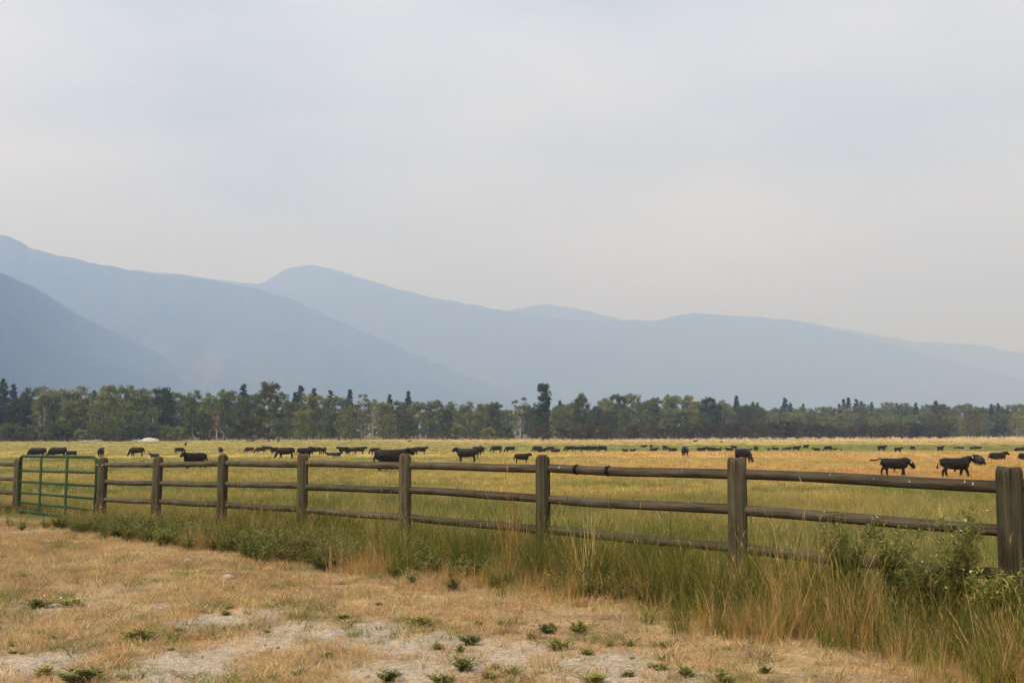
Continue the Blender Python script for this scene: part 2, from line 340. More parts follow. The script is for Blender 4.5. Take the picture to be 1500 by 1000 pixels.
def broadleaf(seed, wd, base, nc, m, H=24.0, bark=M_BARK, top_heavy=1.0, per=62, waist=0, limb=11):
    rs = np.random.default_rng(seed); cs = []; rr = []
    while len(cs) < nc:
        h = base + (1 - base) * rs.random() ** .85; hn = (h - base) / (1 - base); e = math.sqrt(max(.02, 1 - ((hn - .42) / .64) ** 2))
        if waist: e *= 1 - waist * math.exp(-((h - .52) / .09) ** 2)
        a = rs.random() * 6.283; q_ = wd * e * (.25 + .75 * rs.random() ** .5)
        lob = 1 + .22 * math.sin(a * 3 + seed) + .15 * math.sin(a * 5 + h * 9)
        cs.append((math.cos(a) * q_ * lob * H, math.sin(a) * q_ * lob * H, (h - .035) * H)); rr.append(H * (.045 + .045 * rs.random()))
    v, f, val = leaf_cloud(cs, np.array(rr), per, .016 * H, rs)
    limbs = [cs[i] for i in rs.choice(nc, limb, replace=False)]
    return (trunk_mesh('trunk', H, .017 * H, limbs, rs, bark), mesh('crown', v, f, m, False, {'v': val}))
def conifer(seed, wd, H=24.0, base=.1, lean=.8):
    rs = np.random.default_rng(seed); cs = []; rr = []
    for h in np.arange(base, .995, .026):
        R_ = wd * H * ((1 - h) ** lean) * (.75 + .5 * rs.random()) + .012 * H
        for k in range(int(3 + 9 * (1 - h))):
            a = rs.random() * 6.283
            for g in (.45, .8, 1.0):
                if g < .9 and rs.random() < .3: continue
                cs.append((math.cos(a) * R_ * g, math.sin(a) * R_ * g, h * H - R_ * g * .22)); rr.append(H * (.014 + .014 * rs.random()) + R_ * .12)
    v, f, val = leaf_cloud(cs, np.array(rr), 9, .014 * H, rs, .5, 1.2)
    return (trunk_mesh('trunk', H, .012 * H, [], rs, M_BARK, .97), mesh('crown', v, f, M_PINE, False, {'v': val}))
def shrub_mesh(seed, wd, m, H=7.0):
    rs = np.random.default_rng(seed); cs = []; rr = []
    for i in range(46):
        a = rs.random() * 6.283; h = rs.random() ** .8; q_ = wd * math.sqrt(max(.05, 1 - (h * .95) ** 2)) * rs.random() ** .5
        cs.append((math.cos(a) * q_ * H, math.sin(a) * q_ * H, (.1 + h * .78) * H)); rr.append(H * (.08 + .07 * rs.random()))
    v, f, val = leaf_cloud(cs, np.array(rr), 55, .03 * H, rs)
    ps = []
    for k in range(7):
        e = cs[k]; ps.append(tube([(e[0] * .12, e[1] * .12, -.1), (e[0] * .5, e[1] * .5, e[2] * .5), e], [.09, .06, .02], 5))
    tv, tf = join(ps); return (mesh('stems', tv, tf, M_BARK, True), mesh('foliage', v, f, m, False, {'v': val}))
PROTO = {
    'cottonwood': [broadleaf(11, .27, .10, 95, M_COTTON), broadleaf(12, .24, .14, 85, M_COTTON), broadleaf(13, .30, .08, 105, M_COTTON), broadleaf(14, .22, .16, 80, M_COTTON, bark=M_PALE), broadleaf(15, .26, .12, 75, M_COTTON, per=55)],
    'dark': [broadleaf(21, .25, .10, 100, M_DKLEAF), broadleaf(22, .28, .08, 110, M_DKLEAF)],
    'pine': [conifer(31, .13), conifer(32, .16, lean=.65), conifer(33, .105)],
    'shrub': [shrub_mesh(41, .62, M_SHRUB), shrub_mesh(42, .75, M_SHRUB), shrub_mesh(43, .55, M_SHRUB)],
    'bush': [shrub_mesh(44, .7, M_DKLEAF), shrub_mesh(45, .6, M_COTTON)],
    'thin': [broadleaf(51, .17, .35, 34, M_COTTON, bark=M_PALE, per=42, limb=16), broadleaf(52, .2, .4, 30, M_OLIVE, bark=M_PALE, per=40, limb=16)],
    'olive': [broadleaf(61, .27, .12, 60, M_OLIVE, per=50), broadleaf(62, .25, .10, 70, M_OLIVE, per=50)],
    'column': [broadleaf(71, .12, .08, 95, M_DKLEAF, waist=.3, per=70)],
}
INFO = {
    'cottonwood': ('cottonwood_tree', 'leafy green broadleaf tree', 'tree', 'broadleaf trees edging the pasture'),
    'dark': ('broadleaf_tree', 'dark green broadleaf tree', 'tree', 'darker trees edging the pasture'),
    'pine': ('pine_tree', 'pointed dark conifer', 'tree', 'conifers above the tree line'),
    'shrub': ('shrub', 'brownish thicket shrub', 'shrub', 'brown shrubs below the far trees'),
    'bush': ('bush', 'low green bush', 'bush', 'green bushes at the foot of the trees'),
    'thin': ('sparse_tree', 'sparse pale-barked tree', 'tree', 'sparse pale-barked trees'),
}
def plant(kind, px, topy, D, var=None, wide=1.0, name=None, label=None, basey=None):
    pr = PROTO[kind]; tm, cm = pr[random.randrange(len(pr)) if var is None else var]
    p = at(px, 600, D); z = float(gz(p.x, p.y)); H = at(px, topy, D).z - z
    base = 7.0 if kind in ('shrub', 'bush') else 24.0; s = H / base
    nm, lb, ct, gr = INFO.get(kind, (None, None, 'tree', None))
    e = obj(name or nm, None, loc=(p.x, p.y, z - .05), rot=(0, 0, random.random() * 6.283), scale=(s * wide, s * wide, s))
    if label: e['label'] = label
    else:
        zs = [(150, 'beyond the green gate'), (262, 'beside the pale gravel heap'), (366, 'between the gravel heap and the purplish shrub'), (529, 'between the big round dark tree and white-trunked tree'), (700, 'past the white-trunked tree'), (796, 'just short of the slender tree'), (1040, 'between the slender tree and the hazy wood'), (1376, 'in the hazy wood behind the brown thicket'), (9999, 'in the hazy wood past the thicket end')]
        zone = next(v for k, v in zs if px < k); sz = 'tall' if H > (base * 1.08 if base > 10 else 6.5) else ('small' if H < (base * .72 if base > 10 else 4.3) else 'middling')
        e['label'] = f'{sz} {"broad" if wide > 1.15 else "narrow"} {lb} {zone}'; e['group'] = gr
    e['category'] = ct
    small = kind in ('shrub', 'bush')
    obj('stems' if small else 'trunk', tm, e); obj('foliage' if small else 'crown', cm, e)
    return e
# trees one can single out
plant('dark', 395, 559, 485, 0, 1.0, 'broadleaf_tree', 'big dark round-crowned tree overtopping its neighbours behind the brown shrub')
plant('column', 796, 561, 560, 0, 1.0, 'slender_tree', 'tall slender tree with a knobbly head above the rest')
plant('dark', 851, 575, 575, 1, .8, 'broadleaf_tree', 'dark tree with a round head next to the tall slender tree')
plant('olive', 1376, 590, 700, 0, .95, 'olive_tree', 'thin olive-brown tree rising out of the thicket end')
plant('olive', 1425, 598, 690, 1, 1.0, 'olive_tree', 'round olive-brown tree standing alone beside a gap in the thicket')
plant('shrub', 366, 612, 445, 1, 1.35, 'shrub', 'big purplish brown shrub in front of the big dark tree')
plant('bush', 408, 618, 450, 0, 1.1, 'bush', 'rounded green bush next to the purplish brown shrub')
plant('thin', 529, 575, 540, 1, 1.1, 'sparse_tree', 'yellowish tree with a long bare white trunk')
plant('pine', 3, 554, 520, 1, 1.0, 'pine_tree', 'broad dark conifer past the gate end of the tree row')
plant('shrub', 796, 618, 520, 0, 1.1, 'shrub', 'brown round shrub at the foot of the slender tree')
plant('shrub', 1463, 622, 690, 1, 1.25, 'shrub', 'low brown shrub standing alone past the thicket')
# the row itself: px, top
FR = [(-60, 566), (-30, 572), (28, 580), (45, 569), (66, 567), (88, 564), (112, 563), (135, 576), (160, 559), (182, 562), (205, 566), (235, 567), (258, 572), (283, 570), (308, 576), (330, 568), (352, 577), (372, 574), (425, 583), (450, 577), (470, 580), (497, 580), (515, 588), (547, 582), (562, 586), (585, 588), (612, 588), (636, 584), (662, 583), (684, 585), (708, 586), (726, 588), (762, 577), (780, 592), (823, 588), (838, 592), (872, 590), (886, 581), (903, 576), (926, 575), (945, 582), (961, 577), (982, 575), (1007, 576), (1022, 583), (1040, 580), (1058, 584), (1090, 590), (1105, 592)]
for px, ty in FR:
    plant(random.choices(['cottonwood', 'dark', 'thin'], [.76, .19, .05])[0], px, ty + random.uniform(-2, 5), float(Dline(px)) + random.uniform(-12, 25), None, random.uniform(.9, 1.15))
for px, ty in [(100, 585), (148, 590), (188, 590), (225, 596), (60, 596), (300, 600), (318, 592), (440, 600), (485, 602), (507, 600), (535, 606), (572, 604), (596, 606), (626, 602), (655, 600), (672, 604), (700, 602), (745, 600), (815, 604), (860, 606), (890, 600), (915, 598), (940, 600), (975, 598), (1000, 602), (1030, 602)]:
    plant(random.choice(['cottonwood', 'cottonwood', 'dark', 'thin'] if px < 800 else ['cottonwood', 'dark']), px, ty, float(Dline(px)) - random.uniform(12, 30), None, random.uniform(.9, 1.2))
for k in range(86):                      # the ranks behind
    px = -80 + k * 15 + random.uniform(-6, 6)
    plant(random.choice(['cottonwood', 'cottonwood', 'dark']), px, float(np.interp(px, [0, 300, 560, 740, 1000, 1200], [585, 587, 595, 595, 591, 601])) + random.uniform(-5, 8), float(Dline(px)) + random.uniform(45, 140), None, random.uniform(1, 1.35))
for k in range(58):                      # the farther wood, bluer in the haze
    px = 1040 + k * 9 + random.uniform(-4, 4)
    plant(random.choices(['cottonwood', 'dark', 'pine'], [.68, .2, .12])[0], px, float(np.interp(px, [1040, 1180, 1250, 1390, 1600], [592, 599, 590, 593, 594])) + random.uniform(-3, 6), random.uniform(900, 1150), None, random.uniform(1.0, 1.3))
for k in range(34):
    px = 1090 + k * 13 + random.uniform(-5, 5)
    plant('cottonwood', px, random.uniform(602, 612), random.uniform(800, 880), None, random.uniform(1.1, 1.5))
for px, ty in [(440, 564), (432, 574), (460, 568), (484, 571), (512, 570), (571, 577), (598, 572), (356, 562), (18, 562), (137, 571), (820, 586), (1079, 579), (1103, 588), (1110, 589), (1150, 582), (1158, 589), (1177, 591), (1236, 584), (1243, 582), (1255, 584), (1262, 587), (1314, 590), (1342, 589), (1371, 586), (1452, 591), (1462, 590), (1485, 593)]:
    plant('pine', px, ty, 690 if px < 700 else (760 if px < 900 else 980), None, 1.1)
for k in range(50):                      # the brown thicket
    px = 828 + k * 11.6 + random.uniform(-4, 4)
    if 1395 < px: continue
    plant('shrub', px, float(np.interp(px, [828, 1000, 1040, 1200, 1400], [622, 622, 616, 619, 621])) + random.uniform(-4, 5), float(np.interp(px, [820, 1400], [545, 690])) + random.uniform(-10, 15), None, random.uniform(1.0, 1.3))
for px in list(range(-20, 270, 11)) + [640, 668, 725, 880, 700]:
    plant('bush', px, random.uniform(616, 628), float(Dline(px)) - random.uniform(10, 34), None, random.uniform(1.1, 1.5))
for px, ty in [(20, 617), (8, 620), (50, 630), (70, 630), (90, 622), (120, 626), (150, 625), (175, 624), (262, 622), (650, 622), (716, 624), (742, 624), (880, 626), (945, 628), (38, 624), (690, 628), (200, 626)]:
    plant('bush', px, ty, float(Dline(px)) - 38, None, 1.2)

# ------------------------------------------------------------------ things at the foot of the trees
def lump(seed, a, b_, c_, m, n=22, k=12, rough=.25):
    V = []; Fc = []; rs = np.random.default_rng(seed); o = rs.random(2) * 50
    for i in range(k + 1):
        ph = math.pi / 2 * i / k
        for j in range(n):
            th = 2 * math.pi * j / n; q_ = 1 + rough * (float(fbm(np.array([math.cos(th) * 1.5 + o[0] + i * .3]), np.array([math.sin(th) * 1.5 + o[1]]), 3)[0]) - .5) * 2
            V.append((a * math.cos(ph) * math.cos(th) * q_, b_ * math.cos(ph) * math.sin(th) * q_, c_ * math.sin(ph) ** .9 * (.75 + .25 * q_)))
    for i in range(k):
        for j in range(n): Fc.append((i * n + j, i * n + (j + 1) % n, (i + 1) * n + (j + 1) % n, (i + 1) * n + j))
    Fc.append(tuple(range(n - 1, -1, -1)))
    return mesh('lump', V, Fc, m, True)
p = at(219, 641, 450); z = float(gz(p.x, p.y))
obj('gravel_pile', lump(5, 3.6, 2.6, 1.9, M_DIRT, rough=.75), loc=(p.x, p.y, z - .15), label='pale heap of gravel at the foot of the trees', category='pile')
for i, (x0, y0, x1, y1, lb) in enumerate([(117, 647, 150, 643.5, 'long fallen bleached log beside the pale gravel heap'), (136, 645, 150, 642, 'short bleached log lying across the longer log'), (193, 643.5, 208, 643, 'bleached log end touching the gravel heap')]):
    D = 446 - i * 3; a = at(x0, y0, D); c_ = at(x1, y1, D + 4); za = float(gz(a.x, a.y)) + .3; zc = float(gz(c_.x, c_.y)) + .5 + i * .3
    L = math.hypot(c_.x - a.x, c_.y - a.y)
    v, f = tube([(0, 0, 0), (L * .3, .1, (zc - za) * .3 + .12), (L * .7, -.1, (zc - za) * .7), (L, 0, zc - za)], [.3, .27, .22, .1], 8)
    v2, f2 = tube([(L * .6, 0, (zc - za) * .6), (L * .72, .1, (zc - za) * .6 + .9)], [.12, .05], 6)
    v, f = join([(v, f), (v2, f2)])
    obj('fallen_log', mesh('fallen_log', v, f, M_PALE, True), loc=(a.x, a.y, za), rot=(0, 0, math.atan2(c_.y - a.y, c_.x - a.x)), label=lb, category='log')
# far wire fence in front of the thicket
e = obj('wire_fence', None, loc=(0, 0, 0), label='thin post and wire fence in front of the brown thicket', category='fence')
fp = [at(px, 640, D) for px, D in zip(np.arange(700, 1240, 11.5), np.linspace(450, 480, 48))]; e.location = fp[0]; o0 = fp[0]
pm = mesh('post', *tube([(0, 0, -.2), (0, 0, 1.35)], [.09, .08], 6), M_BARK)
for p in fp: obj('post', pm, e, (p.x - o0.x, p.y - o0.y, float(gz(p.x, p.y)) - o0.z), (random.uniform(-.05, .05), random.uniform(-.05, .05), 0))
for h in (.45, .8, 1.2):
    obj('wire', mesh('wire', *tube([(p.x - o0.x, p.y - o0.y, float(gz(p.x, p.y)) + h - o0.z) for p in fp], .012, 4), M_STEEL), e)
pl = [fp[19], fp[27]]
obj('pole', mesh('pole', *tube([(p.x - o0.x, p.y - o0.y - .15, float(gz(p.x, p.y)) + 1.0 - o0.z) for p in pl], .09, 6), M_PALE), e)

# ------------------------------------------------------------------ cattle
def cow_mesh(pose='stand', stride=0.0, tail='down', bull=False, headyaw=0.0, slim=1.0, voxel=.027, leggy=1.0):
    parts = []; lying = pose == 'lie'
    zt = -.50 if lying else 0
    T = [(-.97, 1.06, .12, .20), (-.91, 1.03, .21, .28), (-.66, .97, .28, .35), (-.3, .915, .325, .395), (.1, .90, .33, .41), (.42, .90, .30, .425), (.66, .93, .24, .39), (.80, .95, .15, .27)]
    parts.append(tube([(x, 0, z + zt) for x, z, a, b_ in T], [(a * slim * (1.2 if lying else 1), b_ * slim) for x, z, a, b_ in T], 20, sq=2.7))
    if pose == 'graze':
        nk = [(.5, 1.04, .17, .29), (.80, .93, .135, .235), (.99, .70, .105, .165), (1.07, .5, .095, .13)]
        hd = [(.99, .56, .12, .14), (1.08, .44, .135, .165), (1.17, .27, .11, .13), (1.23, .13, .105, .11), (1.24, .08, .08, .08)]; ear = (.99, .55)
    elif pose == 'low':
        nk = [(.5, 1.06, .17, .29), (.80, 1.07, .14, .25), (.97, 1.0, .115, .185), (1.07, .94, .1, .14)]
        hd = [(.99, .98, .125, .14), (1.10, .88, .145, .18), (1.20, .73, .12, .15), (1.27, .62, .115, .13), (1.28, .58, .09, .09)]; ear = (.99, 1.03)
    else:
        zz = zt + (.05 if lying else 0)
        nk = [(.5, 1.05 + zz, .17, .30), (.78, 1.11 + zz, .14, .26), (.93, 1.22 + zz, .115, .185), (1.03, 1.27 + zz, .1, .14)]
        hd = [(.94, 1.30 + zz, .125, .13), (1.05, 1.25 + zz, .145, .175), (1.19, 1.12 + zz, .12, .145), (1.28, 1.04 + zz, .115, .125), (1.30, 1.02 + zz, .09, .09)]; ear = (.95, 1.34 + zz)
    def turn(x): return math.sin(headyaw) * max(0, x - .5)
    for L, n in ((nk, 12), (hd, 12)):
        parts.append(tube([(x if not headyaw else .5 + (x - .5) * math.cos(headyaw), turn(x), z) for x, z, a, b_ in L], [(a, b_) for x, z, a, b_ in L], n))
    ex = ear[0] if not headyaw else .5 + (ear[0] - .5) * math.cos(headyaw); ey = turn(ear[0])
    for s in (-1, 1): parts.append(tube([(ex, ey + s * .07, ear[1]), (ex - .05, ey + s * .19, ear[1] + .01), (ex - .11, ey + s * .30, ear[1] - .03)], [(.04, .055), (.04, .085), (.03, .04)], 8))
    if lying:
        for s in (-1, 1):
            parts.append(tube([(.5, s * .2, .32), (.72, s * .26, .12), (.48, s * .28, .07), (.36, s * .28, .06)], [.13, .085, .06, .05], 8))
            parts.append(tube([(-.62, s * .22, .34), (-.28, s * .38, .2), (-.56, s * .43, .09), (-.3, s * .44, .06)], [.22, .13, .07, .055], 8))
        tl = [(-.93, 0, .62), (-1.03, .06, .4), (-1.02, .16, .15), (-.9, .3, .06)]
    else:
        for s in (-1, 1):
            f = stride * s
            parts.append(tube([(.50, s * .17, .95), (.52, s * .18, .66), (.53 + f * .5, s * .165, .40), (.52 + f * .85, s * .16, .12), (.55 + f, s * .16, .0)], [(.11, .20), (.10, .145), (.08, .092), (.064, .07), (.075, .095)], 10, ref=(0, 1, 0)))
            parts.append(tube([(-.66, s * .16, .98), (-.63 - f * .3, s * .19, .68), (-.77 - f * .7, s * .175, .44), (-.74 - f * .9, s * .17, .12), (-.70 - f, s * .17, .0)], [(.16, .28), (.13, .205), (.08, .108), (.064, .074), (.075, .095)], 10, ref=(0, 1, 0)))
        tl = {'down': [(-.9, 0, 1.2), (-1.03, 0, 1.1), (-1.07, 0, .8), (-1.05, 0, .42)], 'out': [(-.9, 0, 1.18), (-1.02, 0, 1.26), (-1.2, 0, 1.16), (-1.45, 0, 1.13), (-1.72, 0, 1.15)],
              'back': [(-.9, 0, 1.18), (-1.05, 0, 1.12), (-1.18, 0, .85), (-1.22, 0, .6)]}[tail]
    parts.append(tube(tl, [.055, .05, .05, .065, .055][:len(tl)], 8))
    if bull: parts.append(tube([(-.05, 0, .56), (-.08, 0, .44), (-.09, 0, .37)], [.08, .05, .02], 8)); parts.append(tube([(-.72, 0, .72), (-.72, 0, .5)], [.09, .06], 8))
    v, f = join(parts); me = mesh('tmp', v, f); o = obj('tmp', me)
    md = o.modifiers.new('r', 'REMESH'); md.mode = 'VOXEL'; md.voxel_size = voxel
    sm = o.modifiers.new('s', 'SMOOTH'); sm.factor = .5; sm.iterations = 3
    dg = bpy.context.evaluated_depsgraph_get(); r = bpy.data.meshes.new_from_object(o.evaluated_get(dg))
    bpy.data.objects.remove(o); r.name = 'body'; r.materials.clear(); r.materials.append(M_COAT)
    r.polygons.foreach_set('use_smooth', [True] * len(r.polygons)); return r, (ex, ey, ear[1])
COW = {
    'S': cow_mesh('stand'), 'S2': cow_mesh('stand', .14, headyaw=.5), 'G': cow_mesh('graze', .10), 'G2': cow_mesh('graze', -.13, headyaw=-.4),
    'L': cow_mesh('lie'), 'L2': cow_mesh('lie', headyaw=.9), 'W': cow_mesh('low', .16, 'out', True, slim=.9), 'B': cow_mesh('stand', -.24, 'back', True, slim=.9),
}
tagm = mesh('ear_tag', [(0, 0, 0), (.06, 0, 0), (.068, 0, -.075), (-.008, 0, -.075), (0, .012, 0), (.06, .012, 0), (.068, .012, -.075), (-.008, .012, -.075)], [(0, 1, 2, 3), (7, 6, 5, 4), (0, 4, 5, 1), (1, 5, 6, 2), (2, 6, 7, 3), (3, 7, 4, 0)], M_TAG)
def cow(px, py, pose, yaw, s=1.0, label=None, tagged=False, D=None):
    me, er = COW[pose]
    p = ghit(px, py) if D is None else Vector((*at(px, py, D)[:2], 0))
    z = float(gz(p.x, p.y)); adult = s > .68
    o = obj('cow' if adult else 'calf', me, loc=(p.x, p.y, z - .02), rot=(0, 0, R(yaw)), scale=(s, s, s))
    if label: o['label'] = label
    else:
        k = {'S': 'standing', 'G': 'grazing', 'L': 'lying', 'W': 'standing', 'B': 'standing'}[pose[0]]
        sz = 'cow' if adult else 'calf'
        vw = 'broadside' if abs(math.cos(R(yaw))) > .8 else 'end-on'; zn = next(v for q_, v in [(330, 'between the gate and the bunched cows'), (560, 'by the bunched cows'), (760, 'near the broadside cow on yellow grass'), (900, 'in the line past the broadside calf'), (1250, 'along the green strip'), (9999, 'behind the two bull calves')] if px < q_)
        o['label'] = f'far black {sz} {k} {vw} {zn}'; o['group'] = f'black {sz}s {k} in the scattered herd'
    o['category'] = 'cow' if adult else 'calf'
    if tagged:
        for sd_ in (-1,): obj('ear_tag', tagm, o, (er[0] - .03, er[1] + sd_ * .30, er[2] + .02), label='white plastic ear tag')
    return o
# ones that stand out
cow(1312, 697.5, 'W', -4, .82, 'black bull calf walking head low with tail stuck straight out', True)
cow(1401, 699.5, 'B', 3, .86, 'black bull calf striding with hind legs spread, white ear tag', True)
cow(1436, 681.5, 'L2', 62, .95, 'black cow lying behind the striding bull calf, its rump showing')
cow(1462, 673, 'L', 4, .95, 'black cow lying with raised head behind the cracked fence post')
cow(1504, 673, 'L', 10, .9, 'black cow lying cut off beyond the cracked fence post')
cow(574, 690, 'S', 12, 1.08, 'large black cow half hidden behind the top rail by a post')
cow(683, 677, 'S', 176, 1.0, 'black cow standing broadside with hanging tail, another cow behind her')
cow(699, 668, 'S', 60, .98, 'black cow seen from behind over the broadside cow')
cow(765, 678.5, 'S', 3, .67, 'black calf standing broadside with head up on orange grass')
cow(1003, 668, 'G', 247, 1.0, 'black cow grazing towards the fence on open orange grass')
cow(1089, 677, 'G', -60, 1.02, 'black cow grazing just above a split fence post')
cow(284, 686, 'S2', 214, .86, 'black cow facing the fence with its legs showing under the top rail')
cow(54, 671.5, 'G', 184, 1.0, 'black cow grazing above the latch end of the green gate')
cow(84, 671.5, 'G', 178, 1.05, 'largest black cow grazing above the green gate')
cow(104, 669.5, 'G2', 183, .66, 'black calf grazing above the green gate')
cow(148, 669, 'S', 100, .9, 'black cow seen from behind over the gate hinge post')
cow(200, 668.5, 'G', 181, .95, 'black cow grazing alone beyond the gate hinge post')
cow(418, 671.5, 'G', 186, 1.0, 'big black cow grazing foremost of the bunched cows')
cow(447, 670.5, 'S', 20, .95, 'big black cow whose legs a post hides in the bunched cows')
# the scattered herd
for a in [(226, 669.5, 'L', 180, .62), (263, 664, 'G', 20, .8), (272, 653, 'S', 95, .8), (285, 668, 'L', 0, .6), (323, 664.5, 'S', 120, .9), (365, 663.5, 'G', 170, .92), (381, 664, 'G', 178, .92), (391, 661, 'S', 176, .9), (402, 665.5, 'S', 240, .95),
          (462, 665.5, 'S', 178, 1.0), (474, 665, 'S', 80, .9), (483, 667, 'L', 180, .55), (493, 668, 'L', 0, .7), (503, 665, 'S', 200, 1.0), (515, 665, 'G', 170, .9), (527, 665, 'S', 2, 1.0), (549, 665, 'G', 190, .8), (600, 647, 'L', 10, 1.0),
          (607, 666, 'S', 75, 1.0), (617, 665, 'S', 8, 1.0), (706, 664, 'S2', 290, .8), (727, 663, 'G', 182, 1.08), (747, 662.5, 'G', 184, 1.0), (787, 662, 'G', 178, 1.0), (793, 662, 'L', 20, 1.0), (806, 662, 'G', 200, .95), (813, 662.5, 'L', 180, 1.0),
          (834, 661.5, 'G', 182, 1.0), (846, 661, 'S', 170, .85), (857, 662, 'S', 4, 1.0), (868, 662, 'S', 178, 1.0), (882, 662, 'G2', 150, 1.05), (916, 661, 'L', 200, .6), (927, 661, 'L', 20, .65), (943, 655, 'L', 10, .9), (954, 656.5, 'S', 80, .75),
          (958, 660.5, 'L', 0, .9), (974, 659.5, 'S', 110, .9), (985, 661, 'L', 180, 1.0), (1028, 660.5, 'L', 0, 1.05), (1042, 660.5, 'L', 180, 1.1), (1052, 660, 'L', 0, .7), (1068, 660, 'L', 190, .8), (1075, 658.5, 'S', 200, .75), (1098, 660, 'L', 0, .6),
          (1107, 660.5, 'S', 95, .85), (1126, 659.5, 'L', 90, .7), (1136, 659, 'L', 180, .75), (1147, 659, 'L', 80, .65), (1154, 659, 'L', 0, .85), (1167, 660.5, 'S', 3, .8), (1181, 657, 'S', 20, .75), (1196, 660, 'L', 170, .85), (1213, 660.5, 'G', 186, .95),
          (1223, 658.5, 'L', 0, .5), (1232, 660, 'L', 80, .5), (1292, 660.5, 'S', 5, .98), (1316, 662.5, 'S', 10, .72), (1337, 659, 'G', 30, .7), (1378, 661.5, 'S', 30, .95), (1401, 657.5, 'L', 0, .65), (1408, 657.5, 'L', 180, .7), (1425, 658, 'L', 20, .8),
          (1433, 657.5, 'L', 180, .9), (1494, 661, 'L', 0, 1.1), (1018, 647, 'L', 10, 1.1), (1057, 648, 'L', 170, .7)]:
    cow(*a[:4], a[4] * (.86 if a[4] > .8 else .95))

# ------------------------------------------------------------------ the rail fence and the gate
def fpt(i): return P0 + STEP * i
ORG = Vector((*fpt(7), float(gz(*fpt(7)))))
fen = obj('rail_fence', None, loc=ORG, label='weathered round-rail wooden fence along the edge of the pasture', category='fence')
def post_mesh(h, r, seed, crack=None, cw=.05, depth=.25):
    rs = np.random.default_rng(seed); n = 96; V = []; Fc = []
    hs = [-.3, 0, .25, .5, .75, h - .12, h - .05, h - .035, h - .012, h]; rm = [1.03, 1.02, 1.01, 1, 1, .99, .985, .97, .90, .82]; o = rs.random() * 30
    for j, (z, q_) in enumerate(zip(hs, rm)):
        for k in range(n):
            a = 2 * math.pi * k / n; rr = r * q_ * (1 + .035 * math.cos(4 * a + .6 + o) + .05 * (float(fbm(np.array([math.cos(a) + o]), np.array([math.sin(a) + z * .7]), 2)[0]) - .5))
            if crack is not None:
                da = abs((a - crack + math.pi) % (2 * math.pi) - math.pi) + .02 * math.sin(z * 9)
                rr *= 1 - depth * max(0, 1 - (da + .02 * math.sin(z * 5 + o)) / (cw * .6 + .04)) * (1 if z > .1 else .4)
            V.append((math.cos(a) * rr, math.sin(a) * rr, z + (.012 * math.sin(a * 2 + o) if j > 5 else 0)))
    for j in range(len(hs) - 1):
        for k in range(n): Fc.append((j * n + k, j * n + (k + 1) % n, (j + 1) * n + (k + 1) % n, (j + 1) * n + k))
    V.append((0, 0, h + .006)); c0 = len(V) - 1
    for k in range(n): Fc.append(((len(hs) - 1) * n + k, (len(hs) - 1) * n + (k + 1) % n, c0))
    me = mesh('post', V, Fc, M_POST, False)
    for p_ in me.polygons: p_.use_smooth = p_.index < 5 * n
    return me
PX = {-3: None, -2: 29, 0: 152, 1: 232, 2: 328, 3: 445, 4: 595, 5: 796, 6: 1077, 7: 1473, 8: None}
TOP = {-2: 671.5, 0: 670.5, 1: 669, 2: 666, 3: 665, 4: 665, 5: 667, 6: 671, 7: 685}
PP = {}; PT = {}
for i, px in PX.items():
    if px is None: q_ = fpt(i * 1.02 if i < 0 else i)
    else:
        u = (px - 750) / F * math.cos(PITCH)          # close enough at the height of the post tops
        k = (u * P0[1] - P0[0]) / (STEP[0] - u * STEP[1]); q_ = fpt(k)
    PP[i] = Vector((q_[0], q_[1], float(gz(*q_))))
    PT[i] = at(px, TOP[i], q_[1]).z if px is not None else PP[i].z + 1.25
    ca_ = math.atan2(-q_[1], -q_[0])      # a split looks towards the yard
    cr_ = {7: (ca_ + .12, .012, .2), 6: (ca_ - .12, .01, .17), 5: (ca_ + .35, .02, .16), 4: (ca_ - .3, .02, .14), 2: (ca_ + .5, .015, .14), 0: (ca_ - .2, .02, .2)}.get(i, (None, .02, 0))
    r_ = {7: .095, 6: .087, 5: .079, 4: .078, 3: .079, 2: .082, 1: .086, 0: .093, -2: .088}.get(i, .09)
    o = obj('post', post_mesh(PT[i] - PP[i].z, r_, i + 40, *cr_), fen, PP[i] - ORG, (random.uniform(-.012, .012), random.uniform(-.012, .012), 0))
    if i == 7: o['label'] = 'stout post split by a deep vertical crack'
    if i == 6: o['label'] = 'post with a double vertical split'
RC = {}
def rail(a, b_, r, seed):
    L = (b_ - a).length; n = 26; rs = np.random.default_rng(seed); o = rs.random() * 60; m_ = 16; sag = rs.uniform(-.006, .014); ph = rs.random() * 6
    V = []; Fc = []
    for i in range(n + 1):
        t_ = i / n; x = L * t_; cy = .008 * math.sin(t_ * 4 + ph); cz = -sag * math.sin(math.pi * t_) + .003 * math.sin(t_ * 7 + ph)
        tp = 1 + .08 * (seed % 3 - 1) * (t_ - .5)
        for k in range(m_):
            a_ = 2 * math.pi * k / m_; q_ = r * tp * (1 + .12 * (float(fbm(np.array([math.cos(a_) * .8 + o + x * 1.1]), np.array([math.sin(a_) * .8 + x * .5]), 3)[0]) - .5))
            V.append((x, cy + math.cos(a_) * q_, cz + math.sin(a_) * q_))
    for i in range(n):
        for k in range(m_): Fc.append((i * m_ + k, i * m_ + (k + 1) % m_, (i + 1) * m_ + (k + 1) % m_, (i + 1) * m_ + k))
    Fc.append(tuple(range(m_))); Fc.append(tuple(n * m_ + k for k in range(m_ - 1, -1, -1)))
    d = b_ - a; RC[seed] = lambda t_: (.008 * math.sin(t_ * 4 + ph), -sag * math.sin(math.pi * t_) + .003 * math.sin(t_ * 7 + ph))
    return obj('rail', mesh('rail', V, Fc, M_RAIL, True), fen, a - ORG, (0, -math.atan2(d.z, math.hypot(d.x, d.y)), math.atan2(d.y, d.x)))
